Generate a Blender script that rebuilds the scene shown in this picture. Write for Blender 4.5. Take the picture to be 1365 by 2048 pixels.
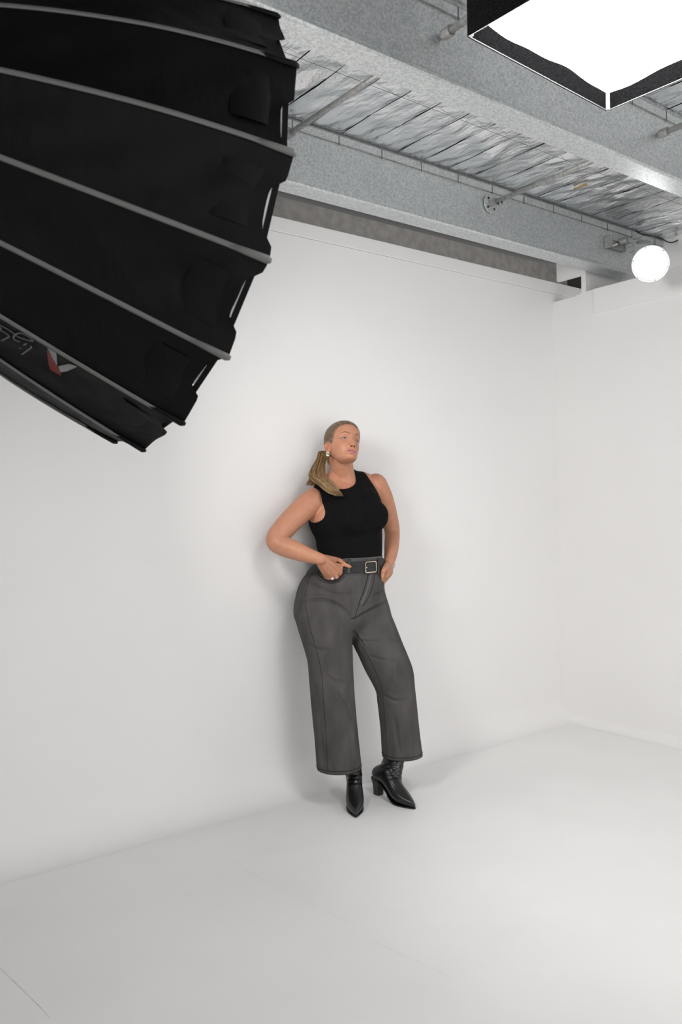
import bpy, bmesh, math, random
import numpy as np
from mathutils import Matrix, Vector
from mathutils.bvhtree import BVHTree

for o in list(bpy.data.objects):
    bpy.data.objects.remove(o)
scene = bpy.context.scene
COL = scene.collection
random.seed(4)
RNG = np.random.default_rng(7)

# ------------------------------------------------------------------ camera
FPX, CAM_H = 1650.0, 1.43
YAW, PITCH, ROLL = (math.radians(a) for a in (52.591, -0.333, -1.026))
CF = np.array([math.cos(PITCH) * math.cos(YAW), math.cos(PITCH) * math.sin(YAW), math.sin(PITCH)])
_r = np.array([math.sin(YAW), -math.cos(YAW), 0.0])
_u = np.cross(_r, CF)
CR = math.cos(ROLL) * _r + math.sin(ROLL) * _u
CU = -math.sin(ROLL) * _r + math.cos(ROLL) * _u
CO = np.array([0.0, 0.0, CAM_H])
cd = bpy.data.cameras.new('camera')
cam = bpy.data.objects.new('camera', cd)
COL.objects.link(cam)
cam.matrix_world = Matrix(((CR[0], CU[0], -CF[0], CO[0]), (CR[1], CU[1], -CF[1], CO[1]),
                           (CR[2], CU[2], -CF[2], CO[2]), (0, 0, 0, 1)))
cd.sensor_fit = 'VERTICAL'
cd.sensor_height = 36.0
cd.lens = FPX / 2048.0 * 36.0
cd.clip_start = 0.05
cd.dof.use_dof = True
cd.dof.focus_distance = 4.1
cd.dof.aperture_fstop = 5.6
scene.camera = cam

# ------------------------------------------------------------------ world, exposure
w = bpy.data.worlds.new('World')
scene.world = w
w.use_nodes = True
bg = w.node_tree.nodes['Background']
bg.inputs[0].default_value = (1.0, 0.99, 0.985, 1)
bg.inputs[1].default_value = 1.06
KEY_STRENGTH = 6.6
DOME_STRENGTH = 19.0
LAMP_STRENGTH = 6.0
vs = scene.view_settings
vs.view_transform = 'Standard'
vs.look = 'None'
vs.gamma = 1.0
vs.use_curve_mapping = False
vs.exposure = 1.06

# ------------------------------------------------------------------ view helpers (photo measurements -> metres)
def ray(px, py):
    return CF + (px - 682.5) / FPX * CR - (py - 1024) / FPX * CU
def on(px, py, ax, val):
    d = ray(px, py); i = 'XYZ'.index(ax)
    return CO + (val - CO[i]) / d[i] * d
def at(px, py, dep):
    return CO + dep * ray(px, py)
def depth_of(P):
    return float((np.asarray(P) - CO) @ CF)

# ------------------------------------------------------------------ materials
def mat(name, col, rough=0.5, metal=0.0, spec=0.5, emit=0.0, sss=0.0, coat=0.0):
    m = bpy.data.materials.new(name)
    m.use_nodes = True
    b = m.node_tree.nodes['Principled BSDF']
    b.inputs['Base Color'].default_value = (*col, 1)
    b.inputs['Roughness'].default_value = rough
    b.inputs['Metallic'].default_value = metal
    b.inputs['Specular IOR Level'].default_value = spec
    if emit:
        b.inputs['Emission Color'].default_value = (1, 0.99, 0.982, 1)
        b.inputs['Emission Strength'].default_value = emit
    if sss:
        b.inputs['Subsurface Weight'].default_value = sss
        b.inputs['Subsurface Radius'].default_value = (0.02, 0.008, 0.004)
        b.inputs['Subsurface Scale'].default_value = 0.4
    if coat:
        b.inputs['Coat Weight'].default_value = coat
    return m
def nodes(m):
    return m.node_tree.nodes, m.node_tree.links, m.node_tree.nodes['Principled BSDF']
def noise_col(m, c1, c2, scale, detail=4, lo=0.35, hi=0.65, stretch=None, kind='NOISE', dist=0.0):
    N, L, b = nodes(m)
    tc = N.new('ShaderNodeTexCoord'); mp = N.new('ShaderNodeMapping')
    if stretch: mp.inputs['Scale'].default_value = stretch
    L.new(tc.outputs['Object'], mp.inputs['Vector'])
    if kind == 'NOISE':
        t = N.new('ShaderNodeTexNoise'); t.inputs['Scale'].default_value = scale
        t.inputs['Detail'].default_value = detail; t.inputs['Distortion'].default_value = dist
        out = t.outputs['Fac']
    else:
        t = N.new('ShaderNodeTexVoronoi'); t.inputs['Scale'].default_value = scale
        sp = N.new('ShaderNodeSeparateColor'); L.new(t.outputs['Color'], sp.inputs[0]); out = sp.outputs[0]
    L.new(mp.outputs[0], t.inputs['Vector'])
    r = N.new('ShaderNodeValToRGB')
    r.color_ramp.elements[0].position = lo; r.color_ramp.elements[0].color = (*c1, 1)
    r.color_ramp.elements[1].position = hi; r.color_ramp.elements[1].color = (*c2, 1)
    L.new(out, r.inputs[0]); L.new(r.outputs[0], b.inputs['Base Color'])
    return mp, out
def bump(m, scale, strength, dist=0.002, stretch=None, detail=4):
    N, L, b = nodes(m)
    tc = N.new('ShaderNodeTexCoord'); mp = N.new('ShaderNodeMapping')
    if stretch: mp.inputs['Scale'].default_value = stretch
    L.new(tc.outputs['Object'], mp.inputs['Vector'])
    t = N.new('ShaderNodeTexNoise'); t.inputs['Scale'].default_value = scale; t.inputs['Detail'].default_value = detail
    L.new(mp.outputs[0], t.inputs['Vector'])
    bp = N.new('ShaderNodeBump'); bp.inputs['Strength'].default_value = strength; bp.inputs['Distance'].default_value = dist
    L.new(t.outputs['Fac'], bp.inputs['Height'])
    prev = b.inputs['Normal'].links
    if prev: L.new(prev[0].from_socket, bp.inputs['Normal'])
    L.new(bp.outputs[0], b.inputs['Normal'])

M = {}
M['white_wall'] = mat('white_wall_paint', (0.80, 0.79, 0.785), 0.75, spec=0.25)
noise_col(M['white_wall'], (0.815, 0.806, 0.80), (0.835, 0.826, 0.82), 1.3, 5)
bump(M['white_wall'], 140, 0.06, 0.001)
M['white_floor'] = mat('white_floor_paint', (0.80, 0.795, 0.79), 0.5, spec=0.3)
noise_col(M['white_floor'], (0.845, 0.838, 0.83), (0.875, 0.868, 0.86), 2.0, 6)
bump(M['white_floor'], 30, 0.05, 0.001)
M['scuff'] = mat('floor_scuff', (0.62, 0.61, 0.60), 0.7)
M['concrete'] = mat('concrete', (0.30, 0.285, 0.27), 0.9, spec=0.2)
noise_col(M['concrete'], (0.40, 0.38, 0.36), (0.52, 0.50, 0.47), 22, 8)
bump(M['concrete'], 60, 0.3, 0.003)
M['deck'] = mat('dark_roof_deck', (0.03, 0.03, 0.03), 0.9)
M['dark_void'] = mat('dark_cavity', (0.04, 0.04, 0.04), 0.9)
M['galv'] = mat('galvanised_steel', (0.42, 0.45, 0.46), 0.42, 0.7)
noise_col(M['galv'], (0.47, 0.505, 0.51), (0.70, 0.725, 0.725), 150, kind='VORONOI', lo=0.0, hi=1.0)
bump(M['galv'], 260, 0.15, 0.001)
M['galv_pipe'] = mat('galvanised_pipe', (0.36, 0.36, 0.35), 0.5, 0.6)
noise_col(M['galv_pipe'], (0.28, 0.28, 0.27), (0.42, 0.42, 0.41), 60)
M['foil'] = mat('silver_foil', (0.84, 0.855, 0.87), 0.07, 1.0)
bump(M['foil'], 22, 0.9, 0.02, (1.0, 0.4, 1.0), 7)
bump(M['foil'], 60, 0.3, 0.005, (1.5, .6, 1))
M['wire'] = mat('roof_wire', (0.13, 0.135, 0.135), 0.5, 0.5)
M['tape'] = mat('brown_tape', (0.42, 0.27, 0.08), 0.6)
M['black_fabric'] = mat('black_nylon', (0.0028, 0.0028, 0.0029), 0.62, spec=0.14)
bump(M['black_fabric'], 14, 0.5, 0.012, (1.0, 1.0, 0.35), 4)
M['rib_tape'] = mat('grey_rib_tape', (0.125, 0.127, 0.125), 0.6)
M['white_fabric'] = mat('white_diffusion_cloth', (0.72, 0.72, 0.72), 0.8)
M['black_metal'] = mat('black_metal', (0.02, 0.02, 0.021), 0.4, 0.4)
M['black_flap'] = mat('black_softbox_flap', (0.014, 0.014, 0.016), 1.0, spec=0.0)
noise_col(M['black_flap'], (0.003, 0.003, 0.0033), (0.009, 0.009, 0.0095), 260, 3)
M['silver'] = mat('silver_piping', (0.35, 0.35, 0.36), 0.4, 0.5)
M['diffuser_on'] = mat('lit_diffuser', (0.9, 0.9, 0.9), 0.8, emit=KEY_STRENGTH)
M['dome_on'] = mat('lit_dome_cloth', (0.85, 0.85, 0.85), 0.8, emit=DOME_STRENGTH)
M['lamp_on'] = mat('lit_lamp_glass', (0.9, 0.9, 0.9), 0.8, emit=LAMP_STRENGTH)
M['lamp_white'] = mat('white_lamp_housing', (0.60, 0.60, 0.61), 0.35)
M['lamp_grey'] = mat('grey_lamp_body', (0.45, 0.45, 0.46), 0.5, 0.2)
M['steel'] = mat('bright_steel', (0.6, 0.6, 0.6), 0.3, 0.9)
M['red'] = mat('red_print', (0.13, 0.008, 0.005), 0.6)
M['print'] = mat('pale_print', (0.22, 0.22, 0.21), 0.6)
M['print_dim'] = mat('grey_print', (0.11, 0.11, 0.108), 0.6)

# ------------------------------------------------------------------ mesh helpers
def link(o, parent=None):
    COL.objects.link(o)
    if parent is not None: o.parent = parent
    return o
def tag(o, label=None, cat=None, group=None, kind=None):
    if label: o['label'] = label
    if cat: o['category'] = cat
    if group: o['group'] = group
    if kind: o['kind'] = kind
    return o
def mesh(name, V, F, m, parent=None, smooth=False):
    me = bpy.data.meshes.new(name)
    me.from_pydata([tuple(map(float, v)) for v in V], [], [tuple(map(int, f)) for f in F])
    me.update()
    if m is not None: me.materials.append(m)
    if smooth: me.polygons.foreach_set('use_smooth', [True] * len(me.polygons))
    o = bpy.data.objects.new(name, me)
    return link(o, parent)
def empty(name, loc=(0, 0, 0), parent=None):
    o = bpy.data.objects.new(name, None)
    o.empty_display_size = 0.1
    o.location = loc
    link(o, parent)
    bpy.context.view_layer.update()
    return o
def under(o, parent):
    """parent keeping world placement (parents only carry a translation)"""
    o.parent = parent
    o.matrix_parent_inverse = Matrix.Translation(-Vector(parent.location))
    return o
class MB:
    def __init__(s): s.V = []; s.F = []
    def add(s, V, F):
        n = len(s.V); s.V += [tuple(v) for v in V]; s.F += [tuple(i + n for i in f) for f in F]; return s
    def box(s, lo, hi):
        x0, y0, z0 = lo; x1, y1, z1 = hi
        return s.add([(x0, y0, z0), (x1, y0, z0), (x1, y1, z0), (x0, y1, z0), (x0, y0, z1), (x1, y0, z1), (x1, y1, z1), (x0, y1, z1)],
                     [(0, 3, 2, 1), (4, 5, 6, 7), (0, 1, 5, 4), (1, 2, 6, 5), (2, 3, 7, 6), (3, 0, 4, 7)])
    def tube(s, pts, rad, n=10, flat=1.0, up=None, closed=False):
        V, F = tube(pts, rad, n, flat, up, closed); return s.add(V, F)
    def cyl(s, a, b, r0, r1=None, n=24):
        return s.tube([a, b], [r0, r0 if r1 is None else r1], n)
    def build(s, name, m, parent=None, smooth=False, bevel=0.0):
        o = mesh(name, s.V, s.F, m, None, smooth)
        if bevel:
            b = o.modifiers.new('bevel', 'BEVEL'); b.width = bevel; b.segments = 2; b.limit_method = 'ANGLE'
        if parent is not None: under(o, parent)
        return o
def unit(v):
    v = np.asarray(v, float); n = np.linalg.norm(v); return v / n if n > 1e-12 else v
def tube(pts, rad, n=10, flat=1.0, up=None, closed=False):
    """swept tube; flat squashes the second axis; rad scalar or list"""
    P = np.asarray(pts, float); k = len(P)
    R = np.full(k, rad, float) if np.isscalar(rad) else np.asarray(rad, float)
    V = []; prev = None
    for i in range(k):
        if closed: t = P[(i + 1) % k] - P[i - 1]
        else: t = P[min(i + 1, k - 1)] - P[max(i - 1, 0)]
        t = unit(t)
        if up is not None:
            uu = up[i] if np.ndim(up) == 2 else up
            b = unit(np.asarray(uu, float) - np.dot(uu, t) * t)
        elif prev is None:
            h = np.array([0, 0, 1.]) if abs(t[2]) < 0.9 else np.array([1., 0, 0])
            b = unit(h - np.dot(h, t) * t)
        else: b = unit(prev - np.dot(prev, t) * t)
        prev = b; a = np.cross(t, b)
        for j in range(n):
            g = 2 * math.pi * j / n
            V.append(P[i] + R[i] * (math.cos(g) * a + flat * math.sin(g) * b))
    F = []
    for i in range(k if closed else k - 1):
        i2 = (i + 1) % k
        for j in range(n):
            F.append((i * n + j, i * n + (j + 1) % n, i2 * n + (j + 1) % n, i2 * n + j))
    if not closed:
        F.append(tuple(range(n))[::-1]); F.append(tuple((k - 1) * n + j for j in range(n)))
    return V, F
def loft(secs, n=40, ex=2.0):
    """secs: (centre, axis_a vec, axis_b vec) rings joined and capped"""
    V = []; k = len(secs)
    for c, a, b in secs:
        for j in range(n):
            g = 2 * math.pi * j / n
            cs, sn = math.cos(g), math.sin(g)
            if ex != 2.0:
                cs = math.copysign(abs(cs) ** (2 / ex), cs); sn = math.copysign(abs(sn) ** (2 / ex), sn)
            V.append(np.asarray(c) + cs * np.asarray(a) + sn * np.asarray(b))
    F = [(i * n + j, i * n + (j + 1) % n, (i + 1) * n + (j + 1) % n, (i + 1) * n + j) for i in range(k - 1) for j in range(n)]
    F.append(tuple(range(n))[::-1]); F.append(tuple((k - 1) * n + j for j in range(n)))
    return V, F
def resample(pts, m):
    """Catmull-Rom through rows of numbers"""
    P = np.asarray(pts, float); k = len(P)
    Q = np.vstack([2 * P[0] - P[1], P, 2 * P[-1] - P[-2]])
    out = []
    for x in np.linspace(0, k - 1 - 1e-9, m):
        i = int(x); t = x - i; a, b, c, d = Q[i:i + 4]
        out.append(0.5 * (2 * b + (c - a) * t + (2 * a - 5 * b + 4 * c - d) * t * t + (3 * b - a - 3 * c + d) * t ** 3))
    return np.array(out)
def ellipsoid(c, r, n=24, m=14, rot=None):
    V = []; F = []
    for i in range(m + 1):
        th = math.pi * i / m
        for j in range(n):
            ph = 2 * math.pi * j / n
            v = np.array([r[0] * math.sin(th) * math.cos(ph), r[1] * math.sin(th) * math.sin(ph), r[2] * math.cos(th)])
            if rot is not None: v = rot @ v
            V.append(v + np.asarray(c))
    for i in range(m):
        for j in range(n):
            F.append((i * n + j, (i + 1) * n + j, (i + 1) * n + (j + 1) % n, i * n + (j + 1) % n))
    return V, F

# ------------------------------------------------------------------ the setting
YW, XW = 3.478, 4.463            # face of the white back wall / right wall
ROOF = 3.168
COVE = 0.15
X0, Y0 = -3.0, -3.2

# floor with a small cove up into both walls
mb = MB()
mb.box((X0, Y0, -0.15), (XW + 1.2, YW + 0.6, 0.0))
floor = tag(mb.build('floor', M['white_floor']), kind='structure')
def cove(name, prof, ends, horiz, label):
    n = len(prof); V = []
    for e in ends: V += [((e, a, z) if horiz else (a, e, z)) for a, z in prof]
    F = [((i, n + i, n + i + 1, i + 1) if horiz else (i, i + 1, n + i + 1, n + i)) for i in range(n - 1)]
    tag(mesh(name, V, F, M['white_wall'], smooth=True), label=label, kind='structure')
gs = np.linspace(0, math.pi / 2, 33)
cove('trim_1', [(YW - COVE + COVE * math.sin(g), COVE - COVE * math.cos(g) + .0003) for g in gs], (X0, XW), True, 'white curved cove where the back wall meets the floor')
cove('trim_2', [(XW - .06 + .06 * math.sin(g), .06 - .06 * math.cos(g) + .0003) for g in gs], (Y0, YW), False, 'white curved cove where the right wall meets the floor')

mb = MB(); mb.box((X0, YW, -0.1), (XW + 0.30, YW + 0.10, 2.818))
wall_back = tag(mb.build('wall_back', M['white_wall']), kind='structure')
mb = MB(); mb.box((X0, YW - 0.004, 2.820), (XW + 0.42, YW + 0.09, 2.895))
tag(mb.build('trim_3', M['white_wall'], bevel=0.003), label='white capping board along the top of the back wall', kind='structure')
# right wall below the ledge
mb = MB(); mb.box((XW, Y0, -0.1), (XW + 0.45, 3.222, 2.778)); mb.box((XW, 3.222, -0.1), (XW + 0.12, YW, 2.762))
tag(mb.build('wall_right', M['white_wall']), kind='structure')
mb = MB(); mb.box((XW - 0.012, Y0, 2.625), (XW, 3.157, 2.778))
tag(mb.build('trim_4', M['white_wall'], bevel=0.003), label='white board along the top of the right wall', kind='structure')
# corner pier with the ragged notch the capping board passes through
mb = MB()
mb.box((XW, 3.222, 2.762), (XW + 0.03, 3.256, 2.892))
mb.box((XW, 3.222, 2.892), (XW + 0.03, YW - 0.03, ROOF))
mb.box((XW + 0.03, 3.222, 2.762), (XW + 0.60, 3.245, ROOF))
tag(mb.build('wall_corner', M['white_wall']), kind='structure')
# ragged lower lip of the notch
V = []; 
ys = np.linspace(3.30, 3.256, 9)
mb = MB()
for i in range(8):
    h = 0.004 + 0.012 * random.random()
    mb.box((XW + 0.001, ys[i + 1], 2.76), (XW + 0.028, ys[i], 2.762 + h))
tag(mb.build('trim_5', M['white_wall']), label='broken plaster edge below the notch in the corner', kind='structure')
mb = MB(); mb.box((XW + 0.5, YW - 0.2, 2.70), (XW + 0.55, 3.80, ROOF))
tag(mb.build('wall_cavity', M['dark_void']), kind='structure')
mb = MB(); mb.box((XW + 0.62, Y0, 2.6), (XW + 0.70, 3.3, ROOF + 0.02))
tag(mb.build('wall_upper', M['white_wall']), kind='structure')
mb = MB(); mb.box((X0, 3.74, 2.4), (XW + 0.60, 3.90, 3.118))
tag(mb.build('wall_rear', M['concrete']), kind='structure')
# unseen studio side, keeps daylight coming from behind the camera
mb = MB(); mb.box((X0 - 0.1, Y0, -0.1), (X0, 3.9, ROOF + 0.05))
tag(mb.build('wall_left', M['white_wall']), kind='structure')

# roof deck with foil strips between the beams
mb = MB(); mb.box((X0, Y0, ROOF + 0.035), (XW + 0.9, 3.95, ROOF + 0.08))
ceiling = tag(mb.build('ceiling', M['deck']), kind='structure')

def foil_mesh(seed, length, wid=0.172):
    rg = np.random.default_rng(seed)
    nx, ny = 9, 44
    V = []; F = []
    ph = rg.uniform(0, 6.28, 12); fx = rg.uniform(8, 50, 12); fy = rg.uniform(5, 42, 12)
    am = 0.008 / (1 + 0.1 * np.hypot(fx, fy))
    ridge = [(rg.uniform(0, 1), rg.uniform(0, length), rg.uniform(-1.2, 1.2), rg.uniform(0.006, 0.016), rg.uniform(-0.0045, 0.0045)) for _ in range(16)]
    for j in range(ny + 1):
        y = length * j / ny
        for i in range(nx + 1):
            u_ = i / nx; x = (u_ - 0.5) * (wid - 0.003)
            pill = -0.0065 * (1 - abs(2 * u_ - 1) ** 3)
            z = pill * (0.75 + 0.25 * math.sin(y * 9 + ph[0]))
            z += sum(am[q] * math.sin(fx[q] * x + fy[q] * y + ph[q]) for q in range(12)) * (1 - abs(2 * u_ - 1) ** 4)
            endf = min(1.0, min(y, length - y) / 0.05); z *= endf
            for ru, ry, rs, rw, ra in ridge:
                dd = ((x - (ru - 0.5) * wid) * math.cos(rs) + (y - ry) * math.sin(rs)) / rw
                ll = (-(x - (ru - 0.5) * wid) * math.sin(rs) + (y - ry) * math.cos(rs)) / (5 * rw)
                z += endf * ra * math.exp(-dd * dd - ll * ll)
            wob = 0.0025 * math.sin(y * 13 + ph[3]) if i in (0, nx) else 0.0
            V.append((x + wob, y, z))
    for j in range(ny):
        for i in range(nx):
            a = j * (nx + 1) + i
            F.append((a, a + nx + 1, a + nx + 2, a + 1))
    return V, F
bays = [(0.95, 2.03, 1.08), (2.06, 3.05, 0.99), (3.08, 3.74, 0.66)]
for bi, (ya, yb, ln) in enumerate(bays):
    variants = []
    for s_ in range(7):
        V, F = foil_mesh(100 + 10 * bi + s_, ln)
        me = bpy.data.meshes.new('foil_strip'); me.from_pydata([tuple(v) for v in V], [], F); me.update()
        me.materials.append(M['foil']); me.polygons.foreach_set('use_smooth', [True] * len(F))
        variants.append(me)
    for i in range(25):
        o = bpy.data.objects.new('foil_strip', variants[(i * 3 + bi) % 7])
        o.location = (0.98 + 0.086 + 0.1745 * i, ya, ROOF + 0.009)
        link(o, ceiling)
        if (i // 7) % 2: 
            o.scale = (-1, 1, 1)
    # thin wire that carries the foil across the bay
    wy = (ya + yb) / 2 + 0.06
    mb = MB(); mb.cyl((0.95, wy, ROOF - 0.002), (XW + 0.62, wy, ROOF - 0.002), 0.0009, n=6)
    mb.build('support_wire', M['wire'], None).parent = ceiling
mb = MB()
p = on(1160, 373, 'Z', ROOF - 0.006)
mb.add([(p[0] - .012, p[1] - .05, p[2]), (p[0] + .016, p[1] - .045, p[2] - .002), (p[0] + .008, p[1] + .05, p[2]), (p[0] - .014, p[1] + .03, p[2] - .003)], [(0, 3, 2, 1)])
mb.build('tape_patch', M['tape'], None).parent = ceiling

def beam(y, zb, label):
    x0, x1 = 0.2, XW + 0.62
    root = empty('roof_beam', (x0, y, zb))
    tag(root, label, 'beam', 'galvanised roof beams')
    # web with rolled lower bead, bottom flange going back, top strip proud of the web
    th = 0.004; zt = ROOF + 0.03
    prof = [(0.0, 0.026), (-0.004, 0.018), (-0.004, 0.008), (0.001, 0.001), (0.008, 0.0), (0.105, 0.0), (0.110, 0.004),
            (0.110, 0.022), (0.106, 0.022), (0.105, 0.005), (0.010, 0.005), (0.005, 0.012), (0.005, zt - zb), (0.0, zt - zb)]
    V = []; F = []; k = len(prof)
    for x in (x0, x1): V += [(x, y + a, zb + b) for a, b in prof]
    for i in range(k): F.append((i, k + i, k + (i + 1) % k, (i + 1) % k))
    F.append(tuple(range(k))); F.append(tuple(range(2 * k - 1, k - 1, -1)))
    m_ = MB().add(V, F); m_.build('web', M['galv'], root)
    m_ = MB(); m_.box((x0, y - 0.007, zb + 0.244), (x1, y - 0.0005, zb + 0.281))
    m_.build('top_strip', M['galv'], root, bevel=0.001)
    m_ = MB(); m_.box((x0, y - 0.0078, zb + 0.2425), (x1, y - 0.0004, zb + 0.2445)); m_.build('strip_shade_line', M['galv_pipe'], root)  # thin darker box drawn in place of the groove shadow below the strip
    m_ = MB(); m_.box((x0, y - 0.0085, zb + 0.2795), (x1, y - 0.0004, zb + 0.2812)); m_.build('strip_shade_line', M['galv_pipe'], root)  # matching darker line drawn along the strip's upper edge
    x = 1.0 + 0.05
    while x < x1:
        m_ = MB(); m_.box((x, y - 0.009, zb + 0.236), (x + 0.004, y - 0.006, zb + 0.279))
        m_.build('tie', M['wire'], root)
        x += 0.262
    return root
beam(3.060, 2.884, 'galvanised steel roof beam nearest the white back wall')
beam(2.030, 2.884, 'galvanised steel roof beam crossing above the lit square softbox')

def rod(a, b, label, plate):
    root = empty('brace_rod', a); tag(root, label, 'rod', 'galvanised brace rods between the beams')
    a = np.array(a); b = np.array(b); t = unit(b - a)
    MB().cyl(a, b, 0.0125, n=14).build('pipe', M['galv_pipe'], root, smooth=True)
    MB().cyl(a + t * 0.012, a + t * 0.05, 0.019, n=14).build('collar', M['galv_pipe'], root)
    MB().cyl(b - t * 0.05, b - t * 0.012, 0.019, n=14).build('collar', M['galv_pipe'], root)
    if plate:
        MB().cyl(a, a + t * 0.008, 0.05, n=28).build('flange_plate', M['galv'], root, bevel=0.001)
        for g in range(4):
            c = a + np.array([0.034 * math.cos(g * 1.571 + .7), 0, 0.034 * math.sin(g * 1.571 + .7)])
            MB().cyl(c - np.array([0, .0, 0]), c + t * 0.011, 0.006, n=8).build('bolt', M['black_metal'], root)
        for s_ in (0.06, 0.085):
            c = a + t * s_
            MB().cyl(c + np.array([0, 0, -0.021]), c + np.array([0, 0, -0.011]), 0.005, n=8).build('set_screw', M['black_metal'], root)
    return root
rod((2.065, 3.052, 3.085), (2.035, 2.14, 3.060), 'dark brace rod meeting the beam beside the black umbrella softbox', False)
rod((3.392, 3.052, 3.060), (3.352, 2.14, 3.050), 'brace rod with a round bolted flange on the rear beam', True)
rod((2.015, 2.022, 3.032), (1.990, 1.0, 3.030), 'brace rod disappearing behind the left edge of the lit square softbox', False)
rod((3.336, 2.022, 3.038), (3.31, 1.0, 3.030), 'short brace rod at the right edge of the photo below the lit square softbox', False)

# scuffs and hairline marks on the painted floor and wall
def floor_mark(name, pts, wdt, label):
    P = [on(x, y, 'Z', 0.0) for x, y in pts]
    P = resample(P, 24)
    V = []; F = []
    for i, q in enumerate(P):
        t = unit(P[min(i + 1, len(P) - 1)] - P[max(i - 1, 0)]); s_ = np.array([-t[1], t[0], 0]) * wdt * random.uniform(0.3, 1)
        V += [q + s_ + [0, 0, .0006], q - s_ + [0, 0, .0006]]
    for i in range(len(P) - 1): F.append((2 * i, 2 * i + 1, 2 * i + 3, 2 * i + 2))
    o = mesh(name, V, F, M['scuff'], floor)
    o['label'] = label
floor_mark('hairline_crack', [(0, 1936), (33, 1968), (78, 2012), (100, 2036)], 0.0010, 'thin dark crack in the white floor')
floor_mark('hairline_crack', [(460, 1720), (530, 1762), (640, 1817), (700, 1846)], 0.0005, 'faint hairline crack in the white floor')
floor_mark('hairline_crack', [(740, 1880), (830, 1921), (894, 1950)], 0.0005, 'faint hairline crack in the white floor')
for q in ((375, 1789, 11), (290, 1740, 3), (255, 1914, 4), (1115, 1518, 5), (1215, 1541, 4), (1064, 1430, 4), (742, 1712, 3)):
    floor_mark('scuff_mark', [(q[0] - q[2] / 2, q[1] + .5), (q[0], q[1]), (q[0] + q[2] / 2, q[1] - .8)], 0.0012, 'small grey scuff on the white floor')

# ------------------------------------------------------------------ big black parabolic softbox (seen from behind its rim)
def bvh_of(parts):
    V = []; F = []
    for o in parts:
        n = len(V); mw = o.matrix_world if o.parent is None else Matrix.Translation(o.parent.location) @ o.matrix_parent_inverse @ o.matrix_local
        V += [v.co.copy() for v in o.data.vertices]; F += [[i + n for i in p.vertices] for p in o.data.polygons]
    return BVHTree.FromPolygons(V, F)
def hit(bvh, px, py, off=0.0):
    d = Vector(ray(px, py)).normalized()
    loc, nor, idx, dist = bvh.ray_cast(Vector(CO), d)
    if loc is None: return None, None
    if nor.dot(d) > 0: nor = -nor
    return np.array(loc) + off * np.array(nor), np.array(nor)

PC = np.array([1.0325, 2.0748, 2.1827]); PAZ, PEL, PPH = -0.0382, -0.1924, 8.6148
PN = np.array([math.cos(PAZ) * math.cos(PEL), math.sin(PAZ) * math.cos(PEL), math.sin(PEL)])
PA = unit(np.cross([0, 0, 1.], PN)); PB = np.cross(PN, PA)
PROF = np.array([(0, .6), (.1, .578), (.2, .551), (.3, .519), (.4, .480), (.5, .436), (.6, .386), (.7, .325), (.8, .245), (.87, .165), (.915, .085)])
def prof_r(d): return np.interp(d, PROF[:, 0], PROF[:, 1])
prof_fine = resample(PROF, 41)
RIB_SAG = {3: .016, 4: .036, 5: .027, 6: .024, 7: .012}      # lower ribs hang a little flatter
def rib_r(rad, dep, k): return rad - RIB_SAG.get(k % 16, 0.0) * math.sin(math.pi * min(max(dep, 0.0), .7) / .7)
def pdir(ang): return math.cos(ang) * PA + math.sin(ang) * PB
def ppt(dep, rad, ang): return PC - dep * PN + rad * pdir(ang)
par = empty('parabolic_softbox', (0.1, 2.12, 0.0))
tag(par, 'huge black umbrella-shaped softbox with grey ribs filling the upper left', 'softbox')
DA = 2 * math.pi / 16
panels = []
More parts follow.
